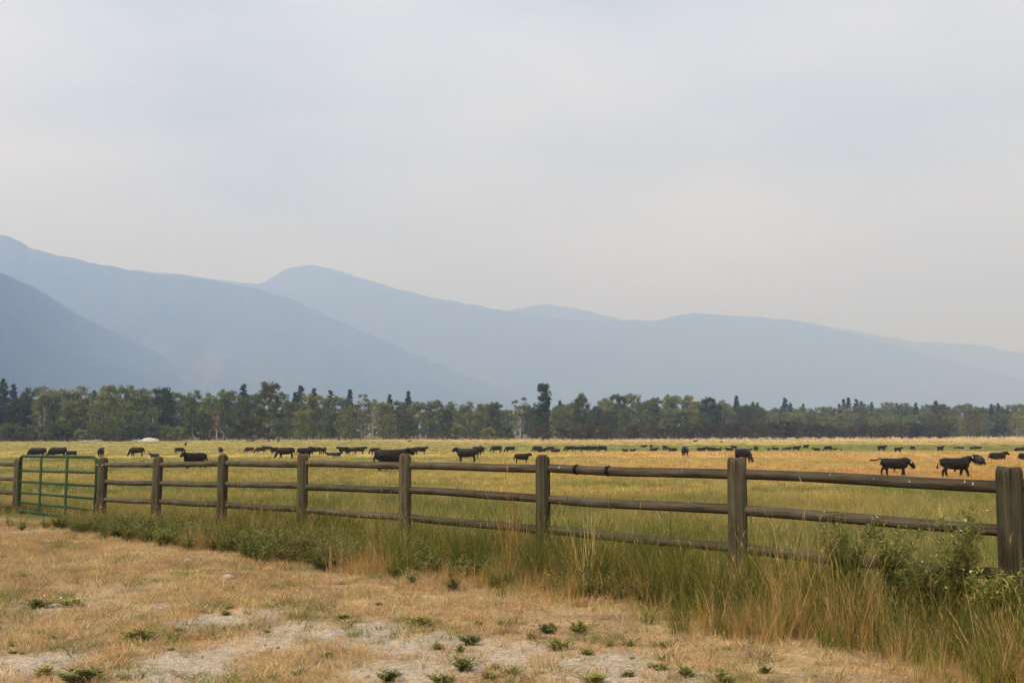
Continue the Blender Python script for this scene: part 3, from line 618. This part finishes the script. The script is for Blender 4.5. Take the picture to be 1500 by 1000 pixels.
RH = [.137, .465, .80, 1.13]             # below the post top
order = [-3, -2, 0, 1, 2, 3, 4, 5, 6, 7, 8]
for n_, (i, j) in enumerate(zip(order[:-1], order[1:])):
    if (i, j) == (-2, 0): continue
    for k, h in enumerate(RH):
        a = PP[i] + Vector((*(ND * .045), 0)); b_ = PP[j] + Vector((*(ND * .045), 0))
        a.z = PT[i] - h * (PT[i] - PP[i].z) / 1.25 + random.uniform(-.012, .012); b_.z = PT[j] - h * (PT[j] - PP[j].z) / 1.25 + random.uniform(-.012, .012)
        rl = rail(a, b_, .047 if k < 3 else .043, n_ * 7 + k)
        if (i, j) == (5, 6) and k == 0:
            L = (b_ - a).length; rl['label'] = 'top rail with two dark notches cut round it'
            for px in (846, 889):
                f_ = (at(px, 688, 10.6).x - a.x) / (b_.x - a.x)
                v, f = tube([(-.02, 0, 0), (-.008, 0, .002), (.008, 0, 0), (.02, 0, -.002)], [.051, .0535, .054, .0515], 18, ref=(0, 0, 1)); obj('notch', mesh('notch', v, f, M_DARK, True), rl, (L * f_, *RC[n_ * 7 + k](f_)), (0, .1, .08))
# bolt heads on the gate's hinge post
for dz in (.14, .95):
    v, f = tube([(0, 0, 0), (0, -.03, 0)], [.019, .014], 12, ref=(0, 0, 1)); dv = Vector((-P0[0], -P0[1], 0)).normalized() * .093
    obj('bolt_head', mesh('bolt_head', v, f, M_STEEL, True), fen, PP[0] + Vector((dv.x, dv.y, PT[0] - PP[0].z - dz)) - ORG, (0, 0, math.atan2(dv.y, dv.x) + math.pi / 2))
# the gate
ga = fpt(-1.93); gb_ = fpt(-.085)
gl = [at(41, y, ga[1]).z for y in (667.5, 689, 705, 721, 735, 747.5)]; gr = [at(149, y, gb_[1]).z for y in (669.5, 692, 711.5, 730, 747, 761)]
G0 = Vector((ga[0], ga[1], float(gz(*ga)))); gate = obj('gate', None, loc=G0, label='green tubular steel field gate with six bars between two posts', category='gate')
def gp(f_, z): q_ = ga + (gb_ - ga) * f_; return Vector((q_[0] - G0.x, q_[1] - G0.y, z - G0.z))
lz = lambda k, f_: gl[k] + (gr[k] - gl[k]) * f_
cr_ = .04
path = [gp(0, lz(5, 0) + .1), gp(0, (gl[0] + gl[5]) / 2), gp(0, lz(0, 0) - .16), gp(.008, lz(0, 0) - .05), gp(.035, lz(0, 0)), gp(.5, lz(0, .5)), gp(.965, lz(0, 1)), gp(.992, lz(0, 1) - .05), gp(1, lz(0, 1) - .16), gp(1, (gr[0] + gr[5]) / 2), gp(1, lz(5, 1) + .1), gp(.99, lz(5, 1) + .03), gp(.97, lz(5, 1)), gp(.5, lz(5, .5)), gp(.03, lz(5, 0)), gp(.01, lz(5, 0) + .03), gp(0, lz(5, 0) + .1)]
obj('frame', mesh('frame', *tube(path, .032, 12, caps=False), M_GREEN, True), gate)
for k in range(1, 5): obj('bar', mesh('bar', *tube([gp(.0, lz(k, 0)), gp(.5, lz(k, .5)), gp(1, lz(k, 1))], .026, 10), M_GREEN, True), gate)
for f_ in (.325, .665):
    q_ = gp(f_, lz(0, f_)); q2 = gp(f_, lz(5, f_)); off = Vector((*(-ND * .028), 0))
    obj('brace', mesh('brace', *tube([q_ + off, q2 + off], [(.075, .014)] * 2, 8, ref=(TD[1], -TD[0], 0)), M_GREEN, False), gate)
for z_ in (.15, .95):
    a = gp(1, gr[0] - z_); v, f = tube([a, a + Vector((*(TD * .1), 0))], .02, 8); obj('hinge', mesh('hinge', v, f, M_STEEL, True), gate)

# ------------------------------------------------------------------ grass, as sheets of instanced tufts
def tuft(name, n, h, spread, lean, wdt, seed, head=0.0, seg=3):
    rs = np.random.default_rng(seed); V = []; Fc = []; val = []
    for i in range(n):
        a = rs.random() * 6.283; r = spread * rs.random() ** .5; bx, by = r * math.cos(a), r * math.sin(a)
        L = h * (.45 + .75 * rs.random()); la = a + rs.normal(0, .9); ln = lean * (.3 + rs.random()); w2 = wdt * (.6 + .7 * rs.random()); wa = rs.random() * 6.283
        o = len(V); vv = rs.random()
        for k in range(seg + 1):
            t_ = k / seg; d = ln * L * t_ ** 1.8; z = L * (t_ - .28 * ln * t_ ** 2.5); ww = w2 * (1 - t_ ** 1.6) if k < seg else 0
            x, y = bx + math.cos(la) * d, by + math.sin(la) * d
            if k < seg: V += [(x - math.cos(wa) * ww, y - math.sin(wa) * ww, z - .01), (x + math.cos(wa) * ww, y + math.sin(wa) * ww, z - .01)]
            else: V.append((x, y, z))
        for k in range(seg - 1): Fc.append((o + 2 * k, o + 2 * k + 1, o + 2 * k + 3, o + 2 * k + 2))
        Fc.append((o + 2 * seg - 2, o + 2 * seg - 1, o + 2 * seg)); val += [vv] * (2 * seg + 1)
        if rs.random() < head:            # a feathery seed head
            tx, ty, tz = V[-1]; hl = .07 * L + .02; hw = .0016 + .0022 * rs.random()
            for q_ in range(2):
                o = len(V); wb = wa + q_ * 1.57; V += [(tx, ty, tz - hl * .3), (tx + math.cos(wb) * hw, ty + math.sin(wb) * hw, tz + hl * .25), (tx + math.cos(la) * hl * .4, ty + math.sin(la) * hl * .4, tz + hl * .9), (tx - math.cos(wb) * hw, ty - math.sin(wb) * hw, tz + hl * .25)]
                Fc.append((o, o + 1, o + 2, o + 3)); val += [.6] * 4
    return bpy.data.objects.new(name, mesh(name, V, Fc, M_BLADE, False, {'v': val}))
def leafy(name, n, h, spread, seed, lw=.012, m=M_BLADE):
    rs = np.random.default_rng(seed); V = []; Fc = []; val = []
    for i in range(n):
        a = rs.random() * 6.283; L = h * (.5 + .6 * rs.random()); out = spread * rs.random()
        v, f = tube([(0, 0, 0), (math.cos(a) * out * .4, math.sin(a) * out * .4, L * .55), (math.cos(a) * out, math.sin(a) * out, L)], [.004, .003, .001], 3, False); o = len(V); V += v; Fc += [tuple(q_ + o for q_ in t_) for t_ in f]; val += [.3] * len(v)
        for k in range(13):
            t_ = .12 + .88 * (k + rs.random()) / 13; x, y, z = math.cos(a) * out * t_, math.sin(a) * out * t_, L * t_; b_ = rs.random() * 6.283; ll = lw * 3.2 * (1.3 - .8 * t_) * (.7 + .6 * rs.random()); up = rs.uniform(.1, .8)
            dx, dy = math.cos(b_), math.sin(b_); o = len(V)
            V += [(x, y, z), (x + dx * ll * .5 - dy * lw * .5, y + dy * ll * .5 + dx * lw * .5, z + up * ll * .5), (x + dx * ll, y + dy * ll, z + up * ll * .7), (x + dx * ll * .5 + dy * lw * .5, y + dy * ll * .5 - dx * lw * .5, z + up * ll * .5)]
            Fc.append((o, o + 1, o + 2, o + 3)); val += [rs.random()] * 4
    return mesh(name, V, Fc, m, False, {'v': val})
TC = bpy.data.collections.new('tufts')   # not linked to the scene: only a source for the instances
SRC = [tuft('t00', 26, .58, .10, .38, .0032, 1, .10), tuft('t01', 24, .50, .09, .5, .0036, 2, .04), tuft('t02', 20, .62, .10, .35, .0026, 3, .55), tuft('t03', 22, .52, .10, .55, .0026, 4, .35),
       tuft('t04', 28, .075, .09, 1.3, .0028, 5), tuft('t05', 22, .11, .08, .7, .0024, 6, .1), tuft('t06', 34, .06, .10, 2.0, .003, 7), tuft('t07', 26, .24, .10, .5, .0036, 8, .08), tuft('t08', 22, .30, .12, .5, .0034, 9, .4),
       tuft('t09', 22, .30, .30, .5, .011, 10, .1, 2), tuft('t10', 22, .30, .75, .5, .028, 11, 0, 2)]
for k, s_ in enumerate((21, 22, 23)): SRC.append(bpy.data.objects.new(f't{11 + k}', leafy(f't{11 + k}', 12, .24, .22, s_, .019)))
for o in SRC: TC.objects.link(o)
def scatter(name, label, x, y, idx, scl, col, dz=0, tilt=.12):
    n = len(x); me = bpy.data.meshes.new(name); me.vertices.add(n)
    me.vertices.foreach_set('co', np.c_[x, y, gz(x, y) + dz].astype(np.float32).ravel())
    rot = np.c_[rng.normal(0, tilt, n), rng.normal(0, tilt, n), rng.random(n) * 6.283].astype(np.float32)
    me.attributes.new('rot', 'FLOAT_VECTOR', 'POINT').data.foreach_set('vector', rot.ravel())
    me.attributes.new('scl', 'FLOAT', 'POINT').data.foreach_set('value', np.asarray(scl, np.float32))
    me.attributes.new('idx', 'INT', 'POINT').data.foreach_set('value', np.asarray(idx, np.int32))
    me.attributes.new('col', 'FLOAT_COLOR', 'POINT').data.foreach_set('color', np.c_[col, np.ones(n)].astype(np.float32).ravel())
    o = obj(name, me, kind='stuff', label=label, category='grass')
    g = bpy.data.node_groups.new(name, 'GeometryNodeTree'); g.interface.new_socket('Geometry', in_out='INPUT', socket_type='NodeSocketGeometry'); g.interface.new_socket('Geometry', in_out='OUTPUT', socket_type='NodeSocketGeometry')
    gi = g.nodes.new('NodeGroupInput'); go = g.nodes.new('NodeGroupOutput'); ip = g.nodes.new('GeometryNodeInstanceOnPoints'); ci = g.nodes.new('GeometryNodeCollectionInfo')
    ci.inputs['Collection'].default_value = TC; ci.inputs['Separate Children'].default_value = True; ci.inputs['Reset Children'].default_value = True; ip.inputs['Pick Instance'].default_value = True
    def na_(nm, ty): q_ = g.nodes.new('GeometryNodeInputNamedAttribute'); q_.data_type = ty; q_.inputs['Name'].default_value = nm; return q_.outputs['Attribute']
    er = g.nodes.new('FunctionNodeEulerToRotation'); L = g.links.new
    L(gi.outputs[0], ip.inputs['Points']); L(ci.outputs[0], ip.inputs['Instance']); L(na_('idx', 'INT'), ip.inputs['Instance Index']); L(na_('rot', 'FLOAT_VECTOR'), er.inputs[0]); L(er.outputs[0], ip.inputs['Rotation']); L(na_('scl', 'FLOAT'), ip.inputs['Scale']); L(ip.outputs[0], go.inputs[0])
    md = o.modifiers.new('scatter', 'NODES'); md.node_group = g; return o
def jit(c, a=.14): return np.clip(c * (1 + rng.normal(0, a, (len(c), 1))) * (1 + rng.normal(0, a * .35, c.shape)), .005, .9)
def infr(x, y, m=.62): return np.abs(x) < y * m + 1.5
# short dry grass of the yard
n = 170000; x = rng.uniform(-22, 9, n); y = rng.uniform(4.2, 26, n); s = fence_sd(x, y)
gv = gravel(x, y); dn = fbm(x * 1.1 + 20, y * 1.1, 4)
keep = (s < -1.0) & infr(x, y) & (rng.random(n) < np.clip((1 - gv * .86) * (sstep(.22, .55, dn) * .8 + .2), 0, 1)); x, y, s = x[keep], y[keep], s[keep]; n = len(x)
st = fbm(x * .8 + 40, y * .8, 4)[:, None]; col = np.array([.40, .27, .13]) * (1 - st) + np.array([.62, .47, .27]) * st
gn = (fbm(x * 1.7 + 11, y * 1.7, 3) > .63)[:, None] & (rng.random((n, 1)) < .6); col = np.where(gn, np.array([.24, .24, .09]), col)
scatter('yard_grass', 'short dry straw-coloured grass on the gravel yard', x, y, rng.choice([4, 5, 6], n), rng.uniform(.42, 1.05, n), jit(col, .2))
# the unmown strip under the fence
n = 30000; al = rng.uniform(-13, 21, n); s = rng.uniform(-1.75, .7, n); x = P0[0] + TD[0] * al + ND[0] * s; y = P0[1] + TD[1] * al + ND[1] * s
edge = -1.42 + (fbm(al * 1.1, al * 0 + 3, 3) - .5) * 1.0 + rng.normal(0, .16, n)
lush = sstep(1.0, 7.5, al + (fbm(x, y, 2) - .5) * 2); dn = fbm(x * 2.1, y * 2.1, 3)
keep = (s > edge) & (y > 4) & (rng.random(n) < (.25 + .75 * lush) * (.12 + 1.05 * sstep(.33, .62, dn))) & ~((al < -.4) & (al > -4.4) & (rng.random(n) < .92)); x, y, s, al, lush = x[keep], y[keep], s[keep], al[keep], lush[keep]; n = len(x)
front = 1 - sstep(-1.35, -.75, s + (fbm(x * 1.2 + 9, y * 1.2, 3) - .5) * 1.3)
dry = rng.random(n) < np.clip(front * .9 * (1 - .5 * sstep(11, 16, al)) + .2 + (1 - sstep(2, 8, al)) * .35, 0, 1)
gcol = np.array([.145, .17, .045]) * (1 - rng.random((n, 1)) * .35) + np.array([.06, .05, .0]) * rng.random((n, 1))
dcol = np.array([.36, .22, .08]) + (np.array([.52, .38, .18]) - np.array([.36, .22, .08])) * rng.random((n, 1))
idx = np.where(dry, rng.choice([2, 3, 3], n), rng.choice([0, 1, 1, 2], n))
hs = (.42 + .26 * lush + .10 * sstep(9, 16, al) + .14 * front * sstep(12, 16.5, al)) * rng.uniform(.55, 1.15, n) * (.55 + .9 * fbm(x * 1.9 + 70, y * 1.9, 3)) * (1 - .42 * front) * np.where(rng.random(n) < .07, 1.6, 1)
scatter('fence_side_grass', 'tall green and straw-coloured grass growing along the rail fence', x, y, idx, hs, jit(np.where(dry[:, None], dcol, gcol)))
# dark low weeds in the strip
n = 5200; al = rng.uniform(-5, 15.5, n); s = rng.uniform(-2.3, .1, n); x = P0[0] + TD[0] * al + ND[0] * s; y = P0[1] + TD[1] * al + ND[1] * s
wd = .8 * np.exp(-((al - 6.8) / 4.2) ** 4) * sstep(-2.0, -1.2, s) + .16 * np.exp(-((al + 2) / 2.5) ** 2) * sstep(-2.3, -1.9, s) * (1 - sstep(-1.7, -1.4, s)) + .2 * sstep(-1.3, -.9, s) * sstep(0, 2, al)
keep = rng.random(n) < wd * sstep(.30, .55, fbm(x * 1.6 + 31, y * 1.6, 3)) * 1.1; x, y = x[keep], y[keep]; n = len(x)
scatter('fence_side_weeds', 'low dark green leafy weeds along the foot of the fence', x, y, rng.choice([11, 12, 13], n), rng.uniform(.6, 1.2, n) * (.55 + .45 * sstep(0, 3, fence_al(x, y))), jit(np.array([[.175, .19, .066]]).repeat(n, 0), .2))
# pasture, in rings of coarser tufts
def ring(y0, y1, dens, idx, sc, name, label):
    area = (y1 - y0) * (y1 * 1.3 + 6); n = int(area * dens); y = rng.uniform(y0, y1, n); x = rng.uniform(-.65, .65, n) * y1; s = fence_sd(x, y)
    k = (s > .3) & infr(x, y) & (rng.random(n) < .4 + .75 * fbm(x * .5, y * .5, 3)); x, y = x[k], y[k]; n = len(x)
    c = field_col(x, y) * 1.15; st_ = (rng.random(n) < .22)[:, None]; c = np.where(st_, c * .35 + np.array([.56, .43, .22]) * .65, c); hs = rng.uniform(.55, 1.2, n) * sc * (.7 + .6 * fbm(x * .3 + 60, y * .3, 3))
    return x, y, rng.choice(idx, n), hs, c
rs_ = [ring(7, 16, 60, [7, 7, 8], .95, '', ''), ring(16, 30, 28, [7, 8, 8], 1.1, '', ''), ring(30, 60, 9, [9], .62, '', ''), ring(60, 120, 1.8, [9, 10], .62, '', ''), ring(120, 300, .28, [10], .95, '', ''), ring(300, 480, .07, [10], 1.5, '', ''), ring(480, 720, .02, [10], 1.9, '', '')]
x, y, idx, hs, c = [np.concatenate(q_) for q_ in zip(*rs_)]
scatter('pasture_grass', 'patchy green and dry orange grass covering the cattle pasture', x, y, idx, hs, jit(c, .24))

# ------------------------------------------------------------------ stones, weeds and flowers close by
def stone_mesh(seed, k=1):
    import bmesh
    bm = bmesh.new(); bmesh.ops.create_icosphere(bm, subdivisions=k, radius=1); rs = np.random.default_rng(seed); sc3 = rs.uniform(.6, 1.2, 3) * np.array([1, 1, .65])
    for v in bm.verts: v.co = Vector(v.co * float(rs.uniform(.82, 1.12))) * Vector(sc3).length * .6; v.co = Vector((v.co.x * sc3[0], v.co.y * sc3[1], v.co.z * sc3[2]))
    me = bpy.data.meshes.new('stone'); bm.to_mesh(me); bm.free(); me.materials.append(M_STONE); return me
PB = bpy.data.collections.new('pebbles')
for k in range(4): PB.objects.link(bpy.data.objects.new(f'p{k}', stone_mesh(80 + k)))
n = 60000; x = rng.uniform(-14, 7, n); y = rng.uniform(4.2, 18, n); k = (fence_sd(x, y) < -1.3) & infr(x, y) & (rng.random(n) < gravel(x, y) * .8 + .12); x, y = x[k], y[k]; n = len(x)
TC2 = TC; TC = PB
pb = scatter('gravel', 'pale loose gravel in bare patches of the yard', x, y, rng.integers(0, 4, n), .004 + .022 * rng.random(n) ** 3.5, np.ones((n, 3)), 0, 1); pb['category'] = 'gravel'
TC = TC2
rock = [stone_mesh(90 + k, 2) for k in range(4)]
for px, py, r_, lb in [(690, 787, .13, 'white rounded stone on the pasture behind the second bay of tall grass'), (722, 788, .09, None), (660, 784, .12, None), (858, 806, .11, None), (872, 803, .08, None), (275, 823, .07, 'pale stone among the low dark weeds'), (735, 790, .06, None), (850, 803, .09, None), (333, 847, .06, None), (1028, 829, .08, None)]:
    p = ghit(px, py); o = obj('stone', random.choice(rock), loc=(p.x, p.y, p.z + r_ * .2), rot=(0, 0, random.random() * 6), scale=r_, label=lb or 'small grey stone half hidden in the grass by the fence', category='stone')
    if not lb: o['group'] = 'small stones by the fence'
WM = [leafy('weed', 14, .13, .17, 61 + k, .022, M_WEED) for k in range(4)]
for px, py, s_, lb in [(205, 936, 1.15, 'blue-green weed clump at the edge of a bare gravel patch'), (617, 914, .95, 'upright broad-leaved green weed standing alone in straw grass'), (850, 928, 1.1, 'wide low green weed clump nearest the tall dry grass'), (118, 1000, 1.3, 'large dark green weed clump on bare ground')] + [(q_[0], q_[1], q_[2], None) for q_ in [(690, 944, .8), (800, 925, .85), (815, 952, .95), (678, 982, .95), (714, 992, .7), (503, 905, .55), (745, 916, .6), (858, 958, .45), (895, 945, .5), (922, 945, .55), (970, 948, .55), (968, 980, .7), (1005, 990, .75), (570, 998, .8), (872, 1000, .9), (440, 988, .6), (735, 915, .5), (597, 872, .5), (555, 885, .45), (65, 988, .8), (400, 860, .45), (1060, 1000, .8), (640, 950, .5), (1120, 985, .5), (780, 935, .6), (650, 1003, .7), (920, 990, .5), (20, 945, .6), (75, 935, .55), (330, 900, .5)] + [(random.uniform(0, 1150), random.uniform(850, 1000), random.uniform(.22, .5)) for _ in range(34)] if fence_sd(*ghit(q_[0], q_[1])[:2]) < -1.6]:
    p = ghit(px, py); o = obj('weed', random.choice(WM), loc=(p.x, p.y, p.z - .01), rot=(0, 0, random.random() * 6.28), scale=(s_ * random.uniform(.65, 1.05), s_ * random.uniform(.65, 1.05), s_ * random.uniform(.5, 1.0)), label=lb or f'{"tiny" if s_ < .56 else "small"} green weed sprouting from {"bare gravel" if float(gravel(np.array([p.x]), np.array([p.y]))[0]) > .35 else "straw grass"} in the yard', category='weed')
    if not lb: o['group'] = 'small weeds in the yard'
def flower_mesh(n, r, m, seed):
    rs = np.random.default_rng(seed); V = []; Fc = []
    for k in range(n):
        a = 6.283 * k / n + rs.normal(0, .1); dx, dy = math.cos(a), math.sin(a); o = len(V)
        V += [(0, 0, 0), (dx * r * .6 - dy * r * .3, dy * r * .6 + dx * r * .3, r * .25), (dx * r, dy * r, r * .2), (dx * r * .6 + dy * r * .3, dy * r * .6 - dx * r * .3, r * .25)]; Fc.append((o, o + 1, o + 2, o + 3))
    return mesh('flower', V, Fc, m, False, {'v': rs.random(len(V))})
FW = flower_mesh(7, .02, M_WHITE, 1); FP = flower_mesh(9, .017, M_PETAL, 2)
for px, py, s_, lb in [(52, 889, .9, 'white-flowered weed clump beside the bare gravel patch'), (108, 887, .9, 'spreading white-flecked weed clump next to another on the gravel edge'), (33, 845, .6, 'small white-flecked weed on straw grass near the gate end')]:
    p = ghit(px, py); e = obj('flowering_weed', None, loc=(p.x, p.y, p.z - .01), rot=(0, 0, px), scale=s_, label=lb, category='weed')
    obj('foliage', random.choice(WM), e, scale=(1.3, 1.1, .7))
    for k in range(14): a = random.random() * 6.28; r_ = .2 * random.random() ** .5; obj('flower', FW, e, (math.cos(a) * r_, math.sin(a) * r_, .085 + random.uniform(-.03, .02)), (random.uniform(-.5, .5), random.uniform(-.5, .5), 0), .45)
def tallweed(px, topy, al_s, lb, seed, wid, fl, nf):
    """a branching knapweed-like plant; al_s is its place along and across the fence"""
    rs = np.random.default_rng(seed); u = (al_s[0] - 750) / F * .985; b0 = P0 + ND * al_s[1]; q_ = b0 + TD * ((u * b0[1] - b0[0]) / (TD[0] - u * TD[1])); z = float(gz(*q_)); H = at(px, topy, q_[1]).z - z
    e = obj('tall_weed', None, loc=(q_[0], q_[1], z), label=lb, category='weed'); ST = []; V = []; Fc = []; val = []; tips = []
    for i in range(20):
        a = rs.random() * 6.283; out = wid * .85 * (.25 + .75 * rs.random()); L = H * (.7 + .36 * rs.random()); main = [(math.cos(a) * out * t_ ** 1.3, math.sin(a) * out * t_ ** 1.3, L * t_ - .02) for t_ in (0, .3, .6, 1)]
        ST.append(tube(main, [.0055, .0045, .0032, .0014], 5, False)); tips.append(main[-1])
        for k in range(6):
            t_ = .35 + .6 * rs.random(); bx, by, bz = [np.interp(t_, (0, .3, .6, 1), [c_[j] for c_ in main]) for j in range(3)]; b_ = rs.random() * 6.283; bl = .20 * (1.1 - t_ * .6); tp = (bx + math.cos(b_) * bl * .6, by + math.sin(b_) * bl * .6, bz + bl * .9)
            ST.append(tube([(bx, by, bz), tp], [.0026, .001], 4, False)); tips.append(tp)
            for g in range(5):
                u = rs.random(); px_, py_, pz_ = [c0 + (c1 - c0) * u for c0, c1 in zip((bx, by, bz), tp)]; V, Fc, val = addleaf(V, Fc, val, px_, py_, pz_, rs, .052)
        for g in range(36):
            t_ = .08 + .88 * rs.random(); pp = [np.interp(t_, (0, .3, .6, 1), [c_[j] for c_ in main]) for j in range(3)]; V, Fc, val = addleaf(V, Fc, val, *pp, rs, .09 * (1.25 - .7 * t_))
    sv, sf = join(ST); obj('stems', mesh('stems', sv, sf, M_WEED, True, {'v': np.full(len(sv), .45)}), e); obj('leaves', mesh('leaves', V, Fc, M_WEED, False, {'v': val}), e)
    for k in rs.choice(len(tips), nf, replace=False): obj('flower', fl, e, tips[k], (rs.normal(0, .5), rs.normal(0, .5), 0), float(rs.uniform(.5, .85)))
def addleaf(V, Fc, val, x, y, z, rs, ll):
    b_ = rs.random() * 6.283; up = rs.uniform(-.1, .9); dx, dy = math.cos(b_), math.sin(b_); lw = ll * .15; o = len(V)
    V += [(x, y, z), (x + dx * ll * .5 - dy * lw, y + dy * ll * .5 + dx * lw, z + up * ll * .6), (x + dx * ll, y + dy * ll, z + up * ll * .7), (x + dx * ll * .5 + dy * lw, y + dy * ll * .5 - dx * lw, z + up * ll * .6)]; Fc.append((o, o + 1, o + 2, o + 3)); val += [rs.random()] * 4
    return V, Fc, val
tallweed(1240, 752, (1238, -.35), 'tall bushy green weed with white flowers midway along the end bay', 5, .30, FW, 4)
tallweed(1290, 768, (1310, -.2), 'tall feathery weed with a few white flowers beside the bushy one', 6, .26, FW, 3)
tallweed(1400, 742, (1405, -.3), 'tall green weed with lilac flower heads beside the cracked post', 7, .28, FP, 8)
tallweed(1350, 810, (1360, -.55), 'shorter leafy weed between the white- and the lilac-flowered weeds', 8, .28, FP, 4)
tallweed(1462, 830, (1450, -.5), 'dark leafy weed growing at the foot of the cracked post', 9, .25, FP, 3)

# ------------------------------------------------------------------ smoke haze over the valley
m = bpy.data.materials.new('smoke_haze'); m.use_nodes = True; t = m.node_tree; t.nodes.remove(t.nodes['Principled BSDF'])
pv = t.nodes.new('ShaderNodeVolumePrincipled'); pv.inputs['Color'].default_value = (.36, .53, 1.0, 1); pv.inputs['Absorption Color'].default_value = (.83, .76, .98, 1); pv.inputs['Density'].default_value = .00019; pv.inputs['Anisotropy'].default_value = .3
t.links.new(pv.outputs[0], t.nodes['Material Output'].inputs['Volume'])
hx, hb, ht = 25500, -8.5, 2900
V = [(sx * hx, sy * hx, z) for z in (hb, ht) for sx, sy in ((-1, -1), (1, -1), (1, 1), (-1, 1))]
obj('haze', mesh('haze', V, [(3, 2, 1, 0), (4, 5, 6, 7), (0, 1, 5, 4), (1, 2, 6, 5), (2, 3, 7, 6), (3, 0, 4, 7)], m), kind='stuff', label='thin bluish smoke haze filling the valley air')
